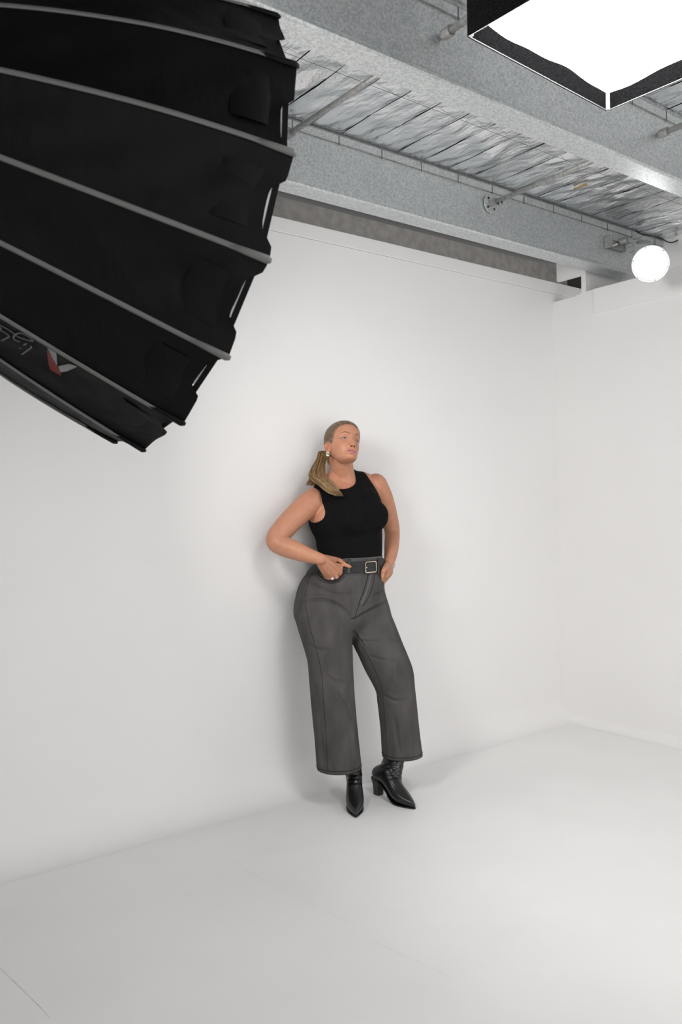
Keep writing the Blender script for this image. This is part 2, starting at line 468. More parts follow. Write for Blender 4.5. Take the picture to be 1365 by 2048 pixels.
for k in range(16):
    rg = np.random.default_rng(50 + k)
    a0 = PPH + k * DA; nu = 16; V = []; F = []
    ph = rg.uniform(0, 6.28, 6)
    s0 = {0: .56, 1: .50, 2: .36, 3: .24, 4: .12, 5: .05, 6: .05}.get(k, .3); s1 = s0 + (.40 if k < 5 else .22)      # gap left in the velcroed edge
    ns = len(prof_fine)
    for i, (dep, rad) in enumerate(prof_fine):
        for j in range(nu + 1):
            u_ = j / nu; ang = a0 + u_ * DA
            bow = 4 * u_ * (1 - u_)
            e0, e1 = pdir(a0), pdir(a0 + DA)
            fl = (1 - u_) * e0 + u_ * e1
            # cloth is straight between the ribs and sucked in a little; the free edge is cut back
            edge = math.exp(-dep / 0.05)
            sm = lambda a_, b_, x_: (lambda t_: t_ * t_ * (3 - 2 * t_))(min(1.0, max(0.0, (x_ - a_) / (b_ - a_))))
            d2 = dep - 0.006 * edge + 0.034 * edge * sm(s0 - .14, s0 + .04, u_) * (1 - sm(s1 - .04, s1 + .14, u_))
            rr = ((1 - u_) * rib_r(rad, dep, k) + u_ * rib_r(rad, dep, k + 1)) * (1 - 0.012 * bow)
            wr = 0.0045 * bow * (math.sin(16 * dep + 5 * u_ + ph[0]) * 0.5 + math.sin(31 * dep - 9 * u_ + ph[1]) * 0.35 + math.sin(58 * dep + 14 * u_ + ph[2]) * 0.22)
            puck = 0.007 * math.exp(-((dep - 0.12) / 0.03) ** 2) * bow * math.sin(9 * u_ + ph[4])
            V.append(PC - d2 * PN + (rr + wr + puck) * fl)
    for i in range(ns - 1):
        for j in range(nu):
            q = i * (nu + 1) + j
            F.append((q, q + 1, q + nu + 2, q + nu + 1))
    o = MB().add(V, F).build('fabric_panel', M['black_fabric'], par, smooth=True)
    panels.append(o)
    # velcro tab behind the free edge of each panel
    V = []; F = []
    for i, dd in enumerate((0.045, 0.06, 0.12, 0.135)):
        for j in range(5):
            u_ = 0.22 + 0.56 * j / 4
            fl = (1 - u_) * pdir(a0) + u_ * pdir(a0 + DA)
            V.append(PC - dd * PN + (((1 - u_) * rib_r(prof_r(dd), dd, k) + u_ * rib_r(prof_r(dd), dd, k + 1)) * (1 - 0.012 * 4 * u_ * (1 - u_)) + (0.005 if 0 < i < 3 else -0.001)) * fl)
    for i in range(3):
        for j in range(4):
            q = i * 5 + j; F.append((q, q + 1, q + 6, q + 5))
    MB().add(V, F).build('edge_tab', M['black_fabric'], par, smooth=True)
    # rib in its grey sleeve
    pts = [ppt(d, rib_r(r_, d, k) + 0.0035, a0) for d, r_ in prof_fine]
    ups = np.array([pdir(a0)] * len(pts))
    MB().tube(pts, 0.0064, 8, 0.5, ups).build('rib', M['rib_tape'], par, smooth=True)
    tip = [ppt(d, rib_r(prof_r(max(d, 0)), d, k) + 0.0025, a0) for d in (0.09, 0.04, 0.0, -0.009)]
    MB().tube(tip, [0.006, 0.0085, 0.0095, 0.006], 8, 0.7, np.array([pdir(a0)] * 4)).build('rib_tip', M['rib_tape'] if k in (2, 3, 4) else M['black_fabric'], par, smooth=True)
    mixr = lambda d_, u2: (1 - u2) * rib_r(prof_r(d_), d_, k) + u2 * rib_r(prof_r(d_), d_, k + 1)
    # white inner cloth edge that shows in the gap between panel edge and rim
    V = [PC - dd * PN + (mixr(dd, u_) - 0.012) * ((1 - u_) * pdir(a0) + u_ * pdir(a0 + DA)) for dd in (0.019, 0.05) for u_ in (s0, (s0 + s1) / 2, s1)]
    MB().add(V, [(0, 1, 4, 3), (1, 2, 5, 4)]).build('inner_edge', M['white_fabric'], par)
    V = [PC - dd * PN + (mixr(dd, u_) - 0.010) * ((1 - u_) * pdir(a0) + u_ * pdir(a0 + DA)) for dd in (0.006, 0.0195) for u_ in (0.0, 0.5, 1.0)]
    MB().add(V, [(0, 1, 4, 3), (1, 2, 5, 4)]).build('rim_band', M['black_fabric'], par)
V = [PC - 0.64 * PN + 0.335 * pdir(PPH + k * DA) for k in range(16)]
MB().add(V, [tuple(range(16))]).build('inner_diffuser', M['dome_on'], par)
hubc = PC - 0.905 * PN
MB().cyl(hubc + 0.03 * PN, hubc - 0.03 * PN, 0.10, n=32).build('speed_ring', M['black_metal'], par, bevel=0.004)
MB().cyl(hubc - 0.03 * PN, hubc - 0.25 * PN, 0.065, 0.06, n=28).build('lamp_head', M['black_metal'], par, bevel=0.006)
yb = hubc - 0.13 * PN
mb = MB(); mb.box(tuple(yb + [-.02, -.095, -.16]), tuple(yb + [.02, -.08, .02])); mb.box(tuple(yb + [-.02, .08, -.16]), tuple(yb + [.02, .095, .02])); mb.box(tuple(yb + [-.02, -.095, -.175]), tuple(yb + [.02, .095, -.16]))
mb.build('yoke', M['black_metal'], par, bevel=0.003)
st = np.array([yb[0], yb[1], 0])
MB().cyl(st + [0, 0, .25], st + [0, 0, yb[2] - .17], .018, .014, 16).build('stand_pole', M['black_metal'], par, smooth=True)
for g in range(3):
    e = np.array([math.cos(g * 2.094 + 2.6), math.sin(g * 2.094 + 2.6), 0])
    MB().cyl(st + [0, 0, .62] + .02 * e, st + .5 * e + [0, 0, .012], .011, .011, 10).build('stand_leg', M['black_metal'], par)
    MB().cyl(st + [0, 0, .30] + .02 * e, st + .27 * e + [0, 0, .30], .007, .007, 8).build('stand_brace', M['black_metal'], par)

pb = bvh_of(panels)
def decal_line(bvh, pts, rad, name, m, parent, off=0.001, flat=0.4, n=6, dens=None):
    P = resample([(x, y, 0) for x, y in pts], dens or max(6, 5 * len(pts)))
    Q = []; U = []
    for x, y, _ in P:
        q, nn = hit(bvh, x, y, off)
        if q is not None: Q.append(q); U.append(nn)
    if len(Q) < 2: return None
    return MB().tube(Q, rad, n, flat, np.array(U)).build(name, m, parent, smooth=True)
def decal_poly(bvh, pts, name, m, parent, off=0.0025):
    """filled outline draped on a surface"""
    k = len(pts); c = np.mean(pts, 0); V = []; F = []; P = []
    for i in range(k):
        for t in np.linspace(0, 1, 4, endpoint=False): P.append((1 - t) * np.array(pts[i]) + t * np.array(pts[(i + 1) % k]))
    k = len(P); rg = 6
    for r in range(1, rg + 1):
        for q in P:
            h_, _ = hit(bvh, *(c + (q - c) * r / rg), off)
            if h_ is None: return
            V.append(h_)
    V.append(hit(bvh, *c, off)[0])
    for r in range(rg - 1):
        for i in range(k): F.append((r * k + i, r * k + (i + 1) % k, (r + 1) * k + (i + 1) % k, (r + 1) * k + i))
    F += [(i, (i + 1) % k, len(V) - 1) for i in range(k)]
    return MB().add(V, F).build(name, m, parent)
def cz(x, y): return (x / 6.825, 600 + y / 6.825)
for st_ in ([(300, 738), (365, 690), (425, 648), (428, 622)], [(325, 612), (345, 598), (367, 585)], [(262, 640), (278, 650), (292, 660)],
            [(275, 565), (230, 552), (192, 525), (197, 485), (235, 452), (300, 447), (380, 485), (450, 540), (430, 552), (350, 532), (262, 500), (215, 470), (150, 420), (60, 365), (-40, 320)],
            [(25, 550), (75, 522), (126, 490), (70, 440), (-10, 400)], [(5, 400), (14, 375), (-10, 365)]):
    decal_line(pb, [cz(*q) for q in st_], 0.0020, 'printed_letter', M['print_dim'], par, 0.0015)
decal_poly(pb, [cz(*q) for q in ((648, 655), (668, 870), (698, 948), (842, 1026), (792, 895), (725, 780))], 'printed_mark', M['red'], par)
decal_poly(pb, [cz(*q) for q in ((652, 640), (776, 715), (790, 892), (722, 778))], 'printed_mark', M['print'], par, 0.0022)
decal_poly(pb, [cz(*q) for q in ((800, 895), (950, 860), (1062, 898), (925, 962), (830, 980))], 'printed_mark', M['print'], par, 0.0022)

# ------------------------------------------------------------------ lit square softbox overhead
A1 = np.array([1.657, 1.558, 2.70]); A2 = np.array([2.333, 1.591, 2.70])
ex = unit(A2 - A1); ey = np.array([ex[1], -ex[0], 0.0]); LX = np.linalg.norm(A2 - A1); LY = 0.95; UPZ = np.array([0, 0, 1.0])
sb = empty('overhead_softbox', tuple(A1 + ex * LX / 2 + ey * LY / 2))
tag(sb, 'lit square softbox with white diffuser and black skirt hanging at the upper right', 'softbox')
def sp(a, b, z): return A1 + ex * a + ey * b + UPZ * z
T = 0.006; REC = 0.058
def panel(name, pts, nrm, m, thick=0.005):
    pts = [np.asarray(p_) for p_ in pts]; k = len(pts)
    V = pts + [p_ + np.asarray(nrm) * thick for p_ in pts]
    F = [tuple(range(k))[::-1], tuple(range(k, 2 * k))] + [(i, (i + 1) % k, k + (i + 1) % k, k + i) for i in range(k)]
    return MB().add(V, F).build(name, m, sb)
# skirt sides (outer cloth), then roof of the box
for nm, p0, p1, nr in (('left', (0, 0), (0, LY), -ex), ('right', (LX, 0), (LX, LY), ex), ('far', (0, 0), (LX, 0), -ey), ('near', (0, LY), (LX, LY), ey)):
    panel('skirt_panel', [sp(*p0, 0), sp(*p1, 0), sp(*p1, .26), sp(*p0, .26)], nr, M['black_flap'])
panel('top_cover', [sp(0, 0, .26), sp(LX, 0, .26), sp(LX, LY, .26), sp(0, LY, .26)], UPZ, M['black_flap'])
# inner edge: diffuser cloth with a slightly wavy border meeting the skirt
V = []; F = []; nx, ny = 28, 36
for j in range(ny + 1):
    for i in range(nx + 1):
        a = LX * i / nx; b = LY * j / ny
        ed = max(0.0, 1 - min(a, LX - a, b, LY - b) / 0.05)
        z = REC - 0.006 * (1 - ed) + ed * 0.007 * (math.sin(13 * a + 2) * math.sin(9 * b + 1) + 0.4 * math.sin(31 * (a + b)))
        V.append(sp(min(max(a, .001), LX - .001), min(max(b, .001), LY - .001), z))
for j in range(ny):
    for i in range(nx):
        q = j * (nx + 1) + i; F.append((q, q + nx + 1, q + nx + 2, q + 1))
MB().add(V, F).build('diffuser', M['diffuser_on'], sb, smooth=True)
# silver piping round the mouth and the seam in the corners
for p0, p1 in (((0, 0), (LX, 0)), ((LX, 0), (LX, LY)), ((LX, LY), (0, LY)), ((0, LY), (0, 0))):
    MB().cyl(sp(*p0, 0), sp(*p1, 0), 0.0010, n=8).build('piping', M['silver'], sb)
for p0 in ((0, 0), (LX, 0), (LX, LY), (0, LY)):
    c = np.array([LX / 2 - p0[0], LY / 2 - p0[1]]); c = c / np.linalg.norm(c) * 0.006
    MB().cyl(sp(p0[0] + c[0], p0[1] + c[1], 0), sp(p0[0] + c[0], p0[1] + c[1], REC), 0.0065, n=8).build('corner_zip', M['white_fabric'], sb)
cx = sp(LX / 2 + .12, LY / 2, .26)
MB().cyl(cx, cx + UPZ * .10, .07, .05, 24).build('lamp_head', M['black_metal'], sb)
MB().cyl(cx + UPZ * .10, (cx[0], cx[1], ROOF + .03), .014, n=12).build('hanging_rod', M['black_metal'], sb)

# ------------------------------------------------------------------ small round lamp clamped to the rear beam
LP = at(1302, 528, 4.50)
toc = unit(CO - LP)
LN = unit(toc + np.array([-0.10, 0.0, -0.16]))
lamp = empty('round_lamp', tuple(LP)); tag(lamp, 'small round white lamp glowing at the right where beam meets wall', 'lamp')
R_ = 0.100
la = unit(np.cross(LN, [0, 0, 1.])); lb = np.cross(la, LN)
def ring(r, z, n=48): return [LP + LN * z + r * (math.cos(2 * math.pi * i / n) * la + math.sin(2 * math.pi * i / n) * lb) for i in range(n)]
def lathe(name, prof, m, parent, n=48, cap0=False, cap1=False):
    V = []; F = []
    for r, z in prof: V += ring(r, z, n)
    for i in range(len(prof) - 1):
        for j in range(n): F.append((i * n + j, i * n + (j + 1) % n, (i + 1) * n + (j + 1) % n, (i + 1) * n + j))
    if cap0: F.append(tuple(range(n))[::-1])
    if cap1: F.append(tuple((len(prof) - 1) * n + j for j in range(n)))
    return MB().add(V, F).build(name, m, parent, smooth=True)
lathe('reflector_shell', [(.060, -.085), (.085, -.05), (.097, -.005), (.100, .004), (.098, .007), (.095, .004), (.092, -.003), (.078, -.007)], M['lamp_white'], lamp, cap0=True)
lathe('glowing_glass', [(.080, -.004), (.06, -.001), (.03, .001), (.001, .002)], M['lamp_on'], lamp)
for g in range(6):
    c = LP + .0925 * (math.cos(g * 1.047 + .3) * la + math.sin(g * 1.047 + .3) * lb)
    MB().cyl(c, c + LN * .004, .0035, n=8).build('rim_screw', M['lamp_grey'], lamp)
lathe('lamp_body', [(.062, -.08), (.066, -.11), (.066, -.20), (.058, -.215)], M['lamp_white'], lamp, cap1=True)
bw = np.array([0.0, 3.048, 0.0])
def bp(px, py, y): return on(px, py, 'Y', y)
mb = MB(); q0, q1 = bp(1211, 472, 3.05), bp(1222, 500, 3.05)
mb.box((q0[0], 3.00, q1[2]), (q0[0] + .012, 3.058, q0[2])); mb.build('clamp_jaw', M['galv_pipe'], lamp, bevel=.002)
mb = MB(); mb.box((q0[0] + .012, 3.035, q1[2] + .01), (q0[0] + .20, 3.055, q0[2] - .015)); mb.build('clamp_plate', M['galv_pipe'], lamp, bevel=.002)
c = bp(1225, 492, 3.02); MB().cyl(c, bp(1236, 488, 3.0), .008, n=10).build('clamp_pin', M['steel'], lamp)
c = bp(1240, 484, 3.03); MB().cyl(c, c + np.array([.01, -.05, 0]), .022, n=14).build('clamp_knob', M['galv_pipe'], lamp, bevel=.003)
c = bp(1253, 491, 3.03); MB().cyl(c, c + np.array([.0, -.045, 0]), .014, n=6).build('clamp_nut', M['galv'], lamp)
c = bp(1262, 507, 3.03); MB().cyl(c, c + np.array([.0, -.035, 0]), .011, n=6).build('clamp_nut', M['galv'], lamp)
c = bp(1268, 475, 3.03); MB().cyl(c, c + np.array([.0, -.06, 0]), .018, n=12).build('clamp_knob', M['lamp_grey'], lamp, bevel=.003)
back = LP - LN * .14
arm0 = bp(1276, 485, 3.02)
MB().tube(resample([arm0, (arm0 + back) / 2 + np.array([0.02, -.02, .05]), back + lb * .075], 12), .010, 8).build('yoke_arm', M['lamp_grey'], lamp, smooth=True)
MB().tube(resample([bp(1272, 462, 3.0), bp(1290, 470, 2.95), bp(1318, 474, 2.95), bp(1345, 485, 2.95), bp(1380, 465, 2.95)], 24), .0045, 7).build('power_cable', M['black_metal'], lamp, smooth=True)

# ------------------------------------------------------------------ the woman leaning on the back wall
def skin_mat():
    m = mat('skin', (0.56, 0.30, 0.195), 0.48, spec=0.4, sss=0.12)
    N, L, b = nodes(m)
    at_ = N.new('ShaderNodeAttribute'); at_.attribute_name = 'tint'
    t = N.new('ShaderNodeTexNoise'); t.inputs['Scale'].default_value = 45; t.inputs['Detail'].default_value = 3
    tc = N.new('ShaderNodeTexCoord'); L.new(tc.outputs['Object'], t.inputs['Vector'])
    r = N.new('ShaderNodeValToRGB')
    r.color_ramp.elements[0].position = .3; r.color_ramp.elements[0].color = (.93, .90, .90, 1)
    r.color_ramp.elements[1].position = .7; r.color_ramp.elements[1].color = (1.04, 1.04, 1.03, 1)
    L.new(t.outputs['Fac'], r.inputs[0])
    mx = N.new('ShaderNodeMix'); mx.data_type = 'RGBA'; mx.blend_type = 'MULTIPLY'; mx.inputs[0].default_value = 1
    L.new(at_.outputs['Color'], mx.inputs[6]); L.new(r.outputs[0], mx.inputs[7]); L.new(mx.outputs[2], b.inputs['Base Color'])
    return m
SKIN = np.array([0.50, 0.235, 0.142])
M['skin'] = skin_mat()
M['top'] = mat('black_jersey', (0.0045, 0.0045, 0.0048), 0.9, spec=0.12)
bump(M['top'], 500, 0.1, 0.0006)
M['denim'] = mat('charcoal_denim', (0.085, 0.08, 0.077), 0.9, spec=0.15)
noise_col(M['denim'], (0.058, 0.0545, 0.053), (0.090, 0.0855, 0.083), 16, 8, 0.3, 0.7, (1, 1, 0.45))
bump(M['denim'], 420, 0.25, 0.0008)
M['denim_dark'] = mat('dark_denim_seam', (0.022, 0.021, 0.021), 0.9, spec=0.1)
M['denim_light'] = mat('worn_denim_edge', (0.14, 0.135, 0.13), 0.9, spec=0.1)
M['denim_fly'] = mat('fly_denim', (0.105, 0.10, 0.097), 0.9, spec=0.1)
M['belt'] = mat('charcoal_leather_belt', (0.028, 0.029, 0.031), 0.55, spec=0.35)
M['leather'] = mat('black_boot_leather', (0.007, 0.007, 0.0075), 0.30, spec=0.55)
bump(M['leather'], 38, 0.35, 0.004, None, 5)
M['gold'] = mat('pale_gold', (0.80, 0.72, 0.56), 0.25, 0.9)
M['pearl'] = mat('pearl_bead', (0.75, 0.72, 0.68), 0.3)
M['gem'] = mat('clear_stone', (0.85, 0.86, 0.9), 0.12, 0.3)
M['eye_white'] = mat('eye_white', (0.40, 0.35, 0.345), 0.3)
M['iris'] = mat('grey_blue_iris', (0.07, 0.085, 0.10), 0.25)
M['lash'] = mat('dark_lash', (0.03, 0.018, 0.012), 0.7)
M['brow'] = mat('brown_brow', (0.25, 0.125, 0.07), 0.8)
M['nostril'] = mat('nostril_shadow', (0.06, 0.012, 0.008), 0.9)
M['mouth'] = mat('mouth_line', (0.10, 0.025, 0.025), 0.7)
M['teeth'] = mat('teeth', (0.66, 0.60, 0.58), 0.3)
def hair_mat(nm='blonde_hair', c0=(.07, .036, .016, 1), c1=(.18, .105, .046, 1), c2=(.46, .29, .13, 1)):
    m = mat(nm, (0.33, 0.22, 0.11), 0.42, spec=0.35)
    N, L, b = nodes(m)
    a = N.new('ShaderNodeAttribute'); a.attribute_name = 'strand'
    t = N.new('ShaderNodeTexNoise'); t.noise_dimensions = '1D'; t.inputs['Scale'].default_value = 1.0; t.inputs['Detail'].default_value = 3
    L.new(a.outputs['Fac'], t.inputs['W'])
    r = N.new('ShaderNodeValToRGB')
    e = r.color_ramp.elements
    e[0].position = .3; e[0].color = c0; e[1].position = .72; e[1].color = c2
    x = e.new(.5); x.color = c1
    L.new(t.outputs['Fac'], r.inputs[0]); L.new(r.outputs[0], b.inputs['Base Color'])
    return m
M['hair'] = hair_mat()
M['hair_cap'] = hair_mat('slick_hair', (.085, .050, .028, 1), (.135, .084, .047, 1), (.235, .158, .092, 1))

def np_mesh(me):
    n = len(me.vertices); V = np.empty(n * 3); me.vertices.foreach_get('co', V); V = V.reshape(-1, 3)
    me.calc_loop_triangles(); k = len(me.loop_triangles); F = np.empty(k * 3, int); me.loop_triangles.foreach_get('vertices', F)
    return V, F.reshape(-1, 3)
def union(parts, voxel, smooth=6, fac=0.5):
    m_ = MB()
    for V, F in parts: m_.add(V, F)
    o = mesh('tmp_union', m_.V, m_.F, None)
    bm = bmesh.new(); bm.from_mesh(o.data); bmesh.ops.recalc_face_normals(bm, faces=bm.faces); bm.to_mesh(o.data); bm.free()
    r = o.modifiers.new('r', 'REMESH'); r.mode = 'VOXEL'; r.voxel_size = voxel
    if smooth:
        s_ = o.modifiers.new('s', 'SMOOTH'); s_.iterations = smooth; s_.factor = fac
    dg = bpy.context.evaluated_depsgraph_get()
    ev = o.evaluated_get(dg); me = ev.to_mesh()
    V, F = np_mesh(me); V = V.copy(); F = F.copy()
    ev.to_mesh_clear(); bpy.data.objects.remove(o)
    return V, F
def vnormals(V, F):
    n = np.cross(V[F[:, 1]] - V[F[:, 0]], V[F[:, 2]] - V[F[:, 0]])
    N = np.zeros_like(V)
    for i in range(3): np.add.at(N, F[:, i], n)
    return N / (np.linalg.norm(N, axis=1, keepdims=True) + 1e-12)
def clip(V, F, g):
    """keep g>=0, cutting triangles exactly on g=0"""
    Vo = [tuple(v) for v in V]; out = []; cache = {}
    s_ = g >= 0; cnt = s_[F].sum(1)
    out = [tuple(t) for t in F[cnt == 3]]
    def cut(a, b):
        k = (a, b) if a < b else (b, a)
        if k not in cache:
            t = g[a] / (g[a] - g[b]); cache[k] = len(Vo); Vo.append(tuple(V[a] + t * (V[b] - V[a])))
        return cache[k]
    for t in F[(cnt == 1) | (cnt == 2)]:
        t = list(t)
        if s_[t].sum() == 1:
            while not s_[t[0]]: t = t[1:] + t[:1]
            out.append((t[0], cut(t[0], t[1]), cut(t[0], t[2])))
        else:
            while s_[t[0]]: t = t[1:] + t[:1]
            c1, c2 = cut(t[1], t[0]), cut(t[2], t[0])
            out += [(t[1], t[2], c1), (c1, t[2], c2)]
    Vo = np.array(Vo); out = np.array(out); use = np.unique(out); mp = -np.ones(len(Vo), int); mp[use] = np.arange(len(use))
    return Vo[use], mp[out]
def lap(V, F, it, fac=0.5, mask=None):
    E = np.vstack([F[:, [0, 1]], F[:, [1, 2]], F[:, [2, 0]]]); V = V.copy()
    for _ in range(it):
        S = np.zeros_like(V); c = np.zeros(len(V))
        for a, b in ((0, 1), (1, 0)):
            np.add.at(S, E[:, a], V[E[:, b]]); np.add.at(c, E[:, a], 1)
        D = S / np.maximum(c, 1)[:, None] - V
        V += fac * D * (1 if mask is None else mask[:, None])
    return V
def tri_obj(name, V, F, m, parent, smooth=True, solid=0.0):
    me = bpy.data.meshes.new(name)
    me.vertices.add(len(V)); me.vertices.foreach_set('co', np.asarray(V, float).ravel())
    me.loops.add(len(F) * 3); me.loops.foreach_set('vertex_index', np.asarray(F).ravel().astype(np.int32))
    me.polygons.add(len(F)); me.polygons.foreach_set('loop_start', np.arange(0, len(F) * 3, 3, dtype=np.int32))
    me.polygons.foreach_set('use_smooth', np.ones(len(F), bool) if smooth else np.zeros(len(F), bool))
    me.update(); me.validate(); me.materials.append(m)
    o = bpy.data.objects.new(name, me); link(o)
    if solid:
        s_ = o.modifiers.new('solid', 'SOLIDIFY'); s_.thickness = solid; s_.offset = -1
    if parent is not None: under(o, parent)
    return o
def np_bvh(V, F): return BVHTree.FromPolygons([Vector(v) for v in V], [tuple(map(int, f)) for f in F])
def set_attr(o, name, arr, kind='FLOAT'):
    a = o.data.attributes.new(name, kind, 'POINT')
    if kind == 'FLOAT': a.data.foreach_set('value', np.asarray(arr, np.float32))
    else:
        c = np.ones((len(arr), 4), np.float32); c[:, :3] = arr; a.data.foreach_set('color', c.ravel())

H0 = np.array([CF[0], CF[1], 0.0]) / math.hypot(CF[0], CF[1])     # horizontal view direction
R0 = np.array([H0[1], -H0[0], 0.0])
def sec_body(py, Lp, Rp, Y, ratio):
    """body section: ellipse along X (width) and Y (depth) with the measured outline"""
    c = on((Lp + Rp) / 2, py, 'Y', Y); wd = (Rp - Lp) / 2 / FPX * depth_of(c)
    a = wd / math.hypot(R0[0], R0[1] * ratio)
    return (c, np.array([a, 0, 0]), np.array([0, a * ratio, 0]))
def sec_leg(py, Lp, Rp, dep, ratio):
    c = at((Lp + Rp) / 2, py, dep); wd = (Rp - Lp) / 2 / FPX * dep
    return (c, R0 * wd, H0 * wd * ratio)
def body_loft(rows, n=48, m=None, fn=sec_body, ex=2.15):
    rows = resample(rows, m or len(rows) * 4)
    return loft([fn(*r) for r in rows], n, ex)

woman = empty('person', (2.5, 3.10, 0.0))
tag(woman, 'woman in a black sleeveless top and grey wide jeans leaning on the wall', 'person')

# ---- jeans
zy = lambda py: on(735, py, 'Y', 3.18)[2]
pelvis = body_loft([(1092, 648, 763, 3.315, .72), (1113, 643, 764, 3.315, .72), (1128, 633, 766, 3.310, .73), (1141, 619, 768, 3.302, .74), (1152, 609, 768.5, 3.299, .74), (1165, 602, 769, 3.296, .74),
                    (1187, 594.5, 770, 3.290, .74), (1223, 590, 781, 3.285, .72), (1245, 600, 784, 3.285, .66), (1268, 628, 772, 3.29, .54), (1284, 655, 750, 3.30, .40)])
rleg = [(1185, 605, 690, 4.035, 1.0), (1223, 590, 702, 4.025, 1.0), (1250, 594, 704.5, 4.01, 1.02), (1286, 605, 705.5, 3.985, 1.02), (1319, 614.5, 706.5, 3.965, 1.02), (1352, 618, 707.7, 3.950, 1.0),
        (1390, 621, 710, 3.945, .98), (1428, 624.5, 713, 3.95, .96), (1483, 630, 718.5, 3.955, .95), (1520, 632.5, 722.5, 3.96, .95), (1538, 634.5, 724, 3.96, .95)]
lleg = [(1185, 690, 768, 4.17, 1.0), (1223, 690, 781, 4.15, 1.0), (1250, 697, 792, 4.13, 1.0), (1287, 706, 806, 4.105, .98), (1308, 716, 815, 4.09, .97), (1341, 731, 827, 4.075, .96),
        (1379, 751, 831, 4.07, .96), (1401, 754.7, 833.5, 4.075, .96), (1455, 761, 839, 4.09, .96), (1495, 763.5, 844, 4.10, .96), (1512, 764.6, 846.5, 4.105, .96)]
jV, jF = union([pelvis, body_loft(rleg, fn=sec_leg, ex=2.0, m=50), body_loft(lleg, fn=sec_leg, ex=2.0, m=50)], 0.0042, 16)
zh = on(640, 1250, 'Y', 3.2)[2]
jV = lap(jV, jF, 60, .5, np.exp(-((jV[:, 2] - zh) / .075) ** 2))
jb = np_bvh(jV, jF); jn = vnormals(jV, jF)
disp = np.zeros(len(jV))
def crease(pts, depth, sig, ridge=0.6):
    P = [hit(jb, x, y)[0] for x, y, _ in resample([(a, b, 0) for a, b in pts], 7 * len(pts))]
    P = [p_ for p_ in P if p_ is not None]
    if not P: return
    P = np.array(P); dm = np.full(len(jV), 9.0); am = np.zeros(len(jV)); sd = np.zeros(len(jV))
    for i, p_ in enumerate(P):
        df = jV - p_; dd = np.linalg.norm(df, axis=1); s_ = i / (len(P) - 1)
        b_ = dd < dm; dm[b_] = dd[b_]; am[b_] = math.sin(math.pi * (0.12 + 0.76 * s_)); sd[b_] = df[b_, 2]
    sig *= .75
    g = np.exp(-(dm / sig) ** 2)
    rg = np.exp(-((dm - 2.0 * sig) / (1.3 * sig)) ** 2) * (0.5 + 0.5 * np.tanh(sd / sig))
    disp[:] += am * (-depth * g + ridge * depth * rg)
crease([(610, 1161), (630, 1170), (655, 1181), (680, 1188), (703, 1187)], .0060, .0065)
crease([(604, 1204), (630, 1199), (655, 1200), (678, 1210), (694, 1224), (704, 1238)], .0085, .0075)
crease([(773, 1203), (755, 1212), (735, 1222), (716, 1233), (704, 1240)], .0080, .0070)
crease([(768, 1180), (758, 1186), (748, 1190)], .0050, .0060)
crease([(704, 1277), (725, 1282), (760, 1283), (802, 1281)], .0035, .0070)
crease([(740, 1312), (765, 1320), (795, 1322)], .0030, .0090)
crease([(706, 1262), (716, 1274), (727, 1290)], .0050, .0070)
crease([(676, 1388), (690, 1412), (706, 1440)], .0050, .0110)
crease([(652, 1350), (668, 1362), (690, 1366)], .0030, .0110)
crease([(770, 1392), (790, 1402), (815, 1400)], .0028, .0110)
crease([(640, 1440), (644, 1490), (648, 1530)], .0035, .0120)
crease([(700, 1460), (704, 1500), (706, 1530)], .0035, .0120)
crease([(790, 1440), (796, 1480), (800, 1505)], .0030, .0110)
crease([(620, 1290), (640, 1300), (665, 1300)], .0030, .0110)
crease([(703, 1195), (704, 1215), (703, 1238)], .0030, .0050)
jV = lap(jV + jn * disp[:, None] * 2.0, jF, 2, 0.4)
jV, jF = clip(jV, jF, zy(1115) - jV[:, 2])
jeans = tri_obj('jeans', jV, jF, M['denim'], woman); jeans['label'] = 'charcoal grey wide-leg cropped jeans'
jb = np_bvh(jV, jF)
def jline(name, pts, rad, m, off=0.0006, flat=0.5, dens=None):
    o = decal_line(jb, pts, rad, name, m, jeans, off, flat, 6, dens)
    if o is not None: o.parent = jeans; o.matrix_parent_inverse = Matrix.Identity(4); 
    return o
JP = jeans
def sub(o, p):
    """make o (world coordinates) a child of p, which itself only carries the person's inverse offset"""
    if o is not None:
        o.parent = p; o.matrix_parent_inverse = Matrix.Identity(4)
    return o
jline('side_seam', [(621, 1150), (614, 1175), (611, 1200), (616, 1235), (624, 1268), (636, 1310), (644, 1352), (647, 1400), (651, 1450), (654, 1500), (657, 1541)], .0011, M['denim_dark'], .0003, .5, 90)
jline('inner_seam', [(710, 1272), (730, 1300), (748, 1335), (762, 1370), (767, 1400), (771, 1450), (775, 1516)], .0011, M['denim_dark'], .0003, .5, 70)
jline('rear_seam', [(612, 1140), (603, 1160), (596, 1185)], .0014, M['denim_dark'], .0003, .5, 24)
jline('fly_edge', [(737, 1147), (733, 1165), (727, 1185), (720, 1202), (718, 1212)], .0022, M['denim_dark'], .0004, .6, 30)
jline('fly_flap', [(743, 1147), (740, 1163), (735, 1181), (728, 1199), (724, 1208)], .0085, M['denim_fly'], .0002, .16, 30)
jline('fly_stitch', [(750, 1147), (747, 1165), (742, 1183), (735, 1199), (726, 1212)], .0013, M['denim_dark'], .0012, .5, 30)
jline('crotch_seam', [(718, 1212), (713, 1225), (709, 1240)], .0014, M['denim_dark'], .0004, .5, 14)
jline('pocket_edge', [(629, 1141), (636, 1149), (648, 1158), (662, 1162), (676, 1159), (685, 1150), (688, 1140)], .0030, M['denim_dark'], .0006, .6, 40)
jline('pocket_edge', [(627, 1147), (634, 1154), (646, 1163), (662, 1167), (678, 1164), (689, 1154), (692, 1143)], .0012, M['denim_dark'], .0004, .6, 40)
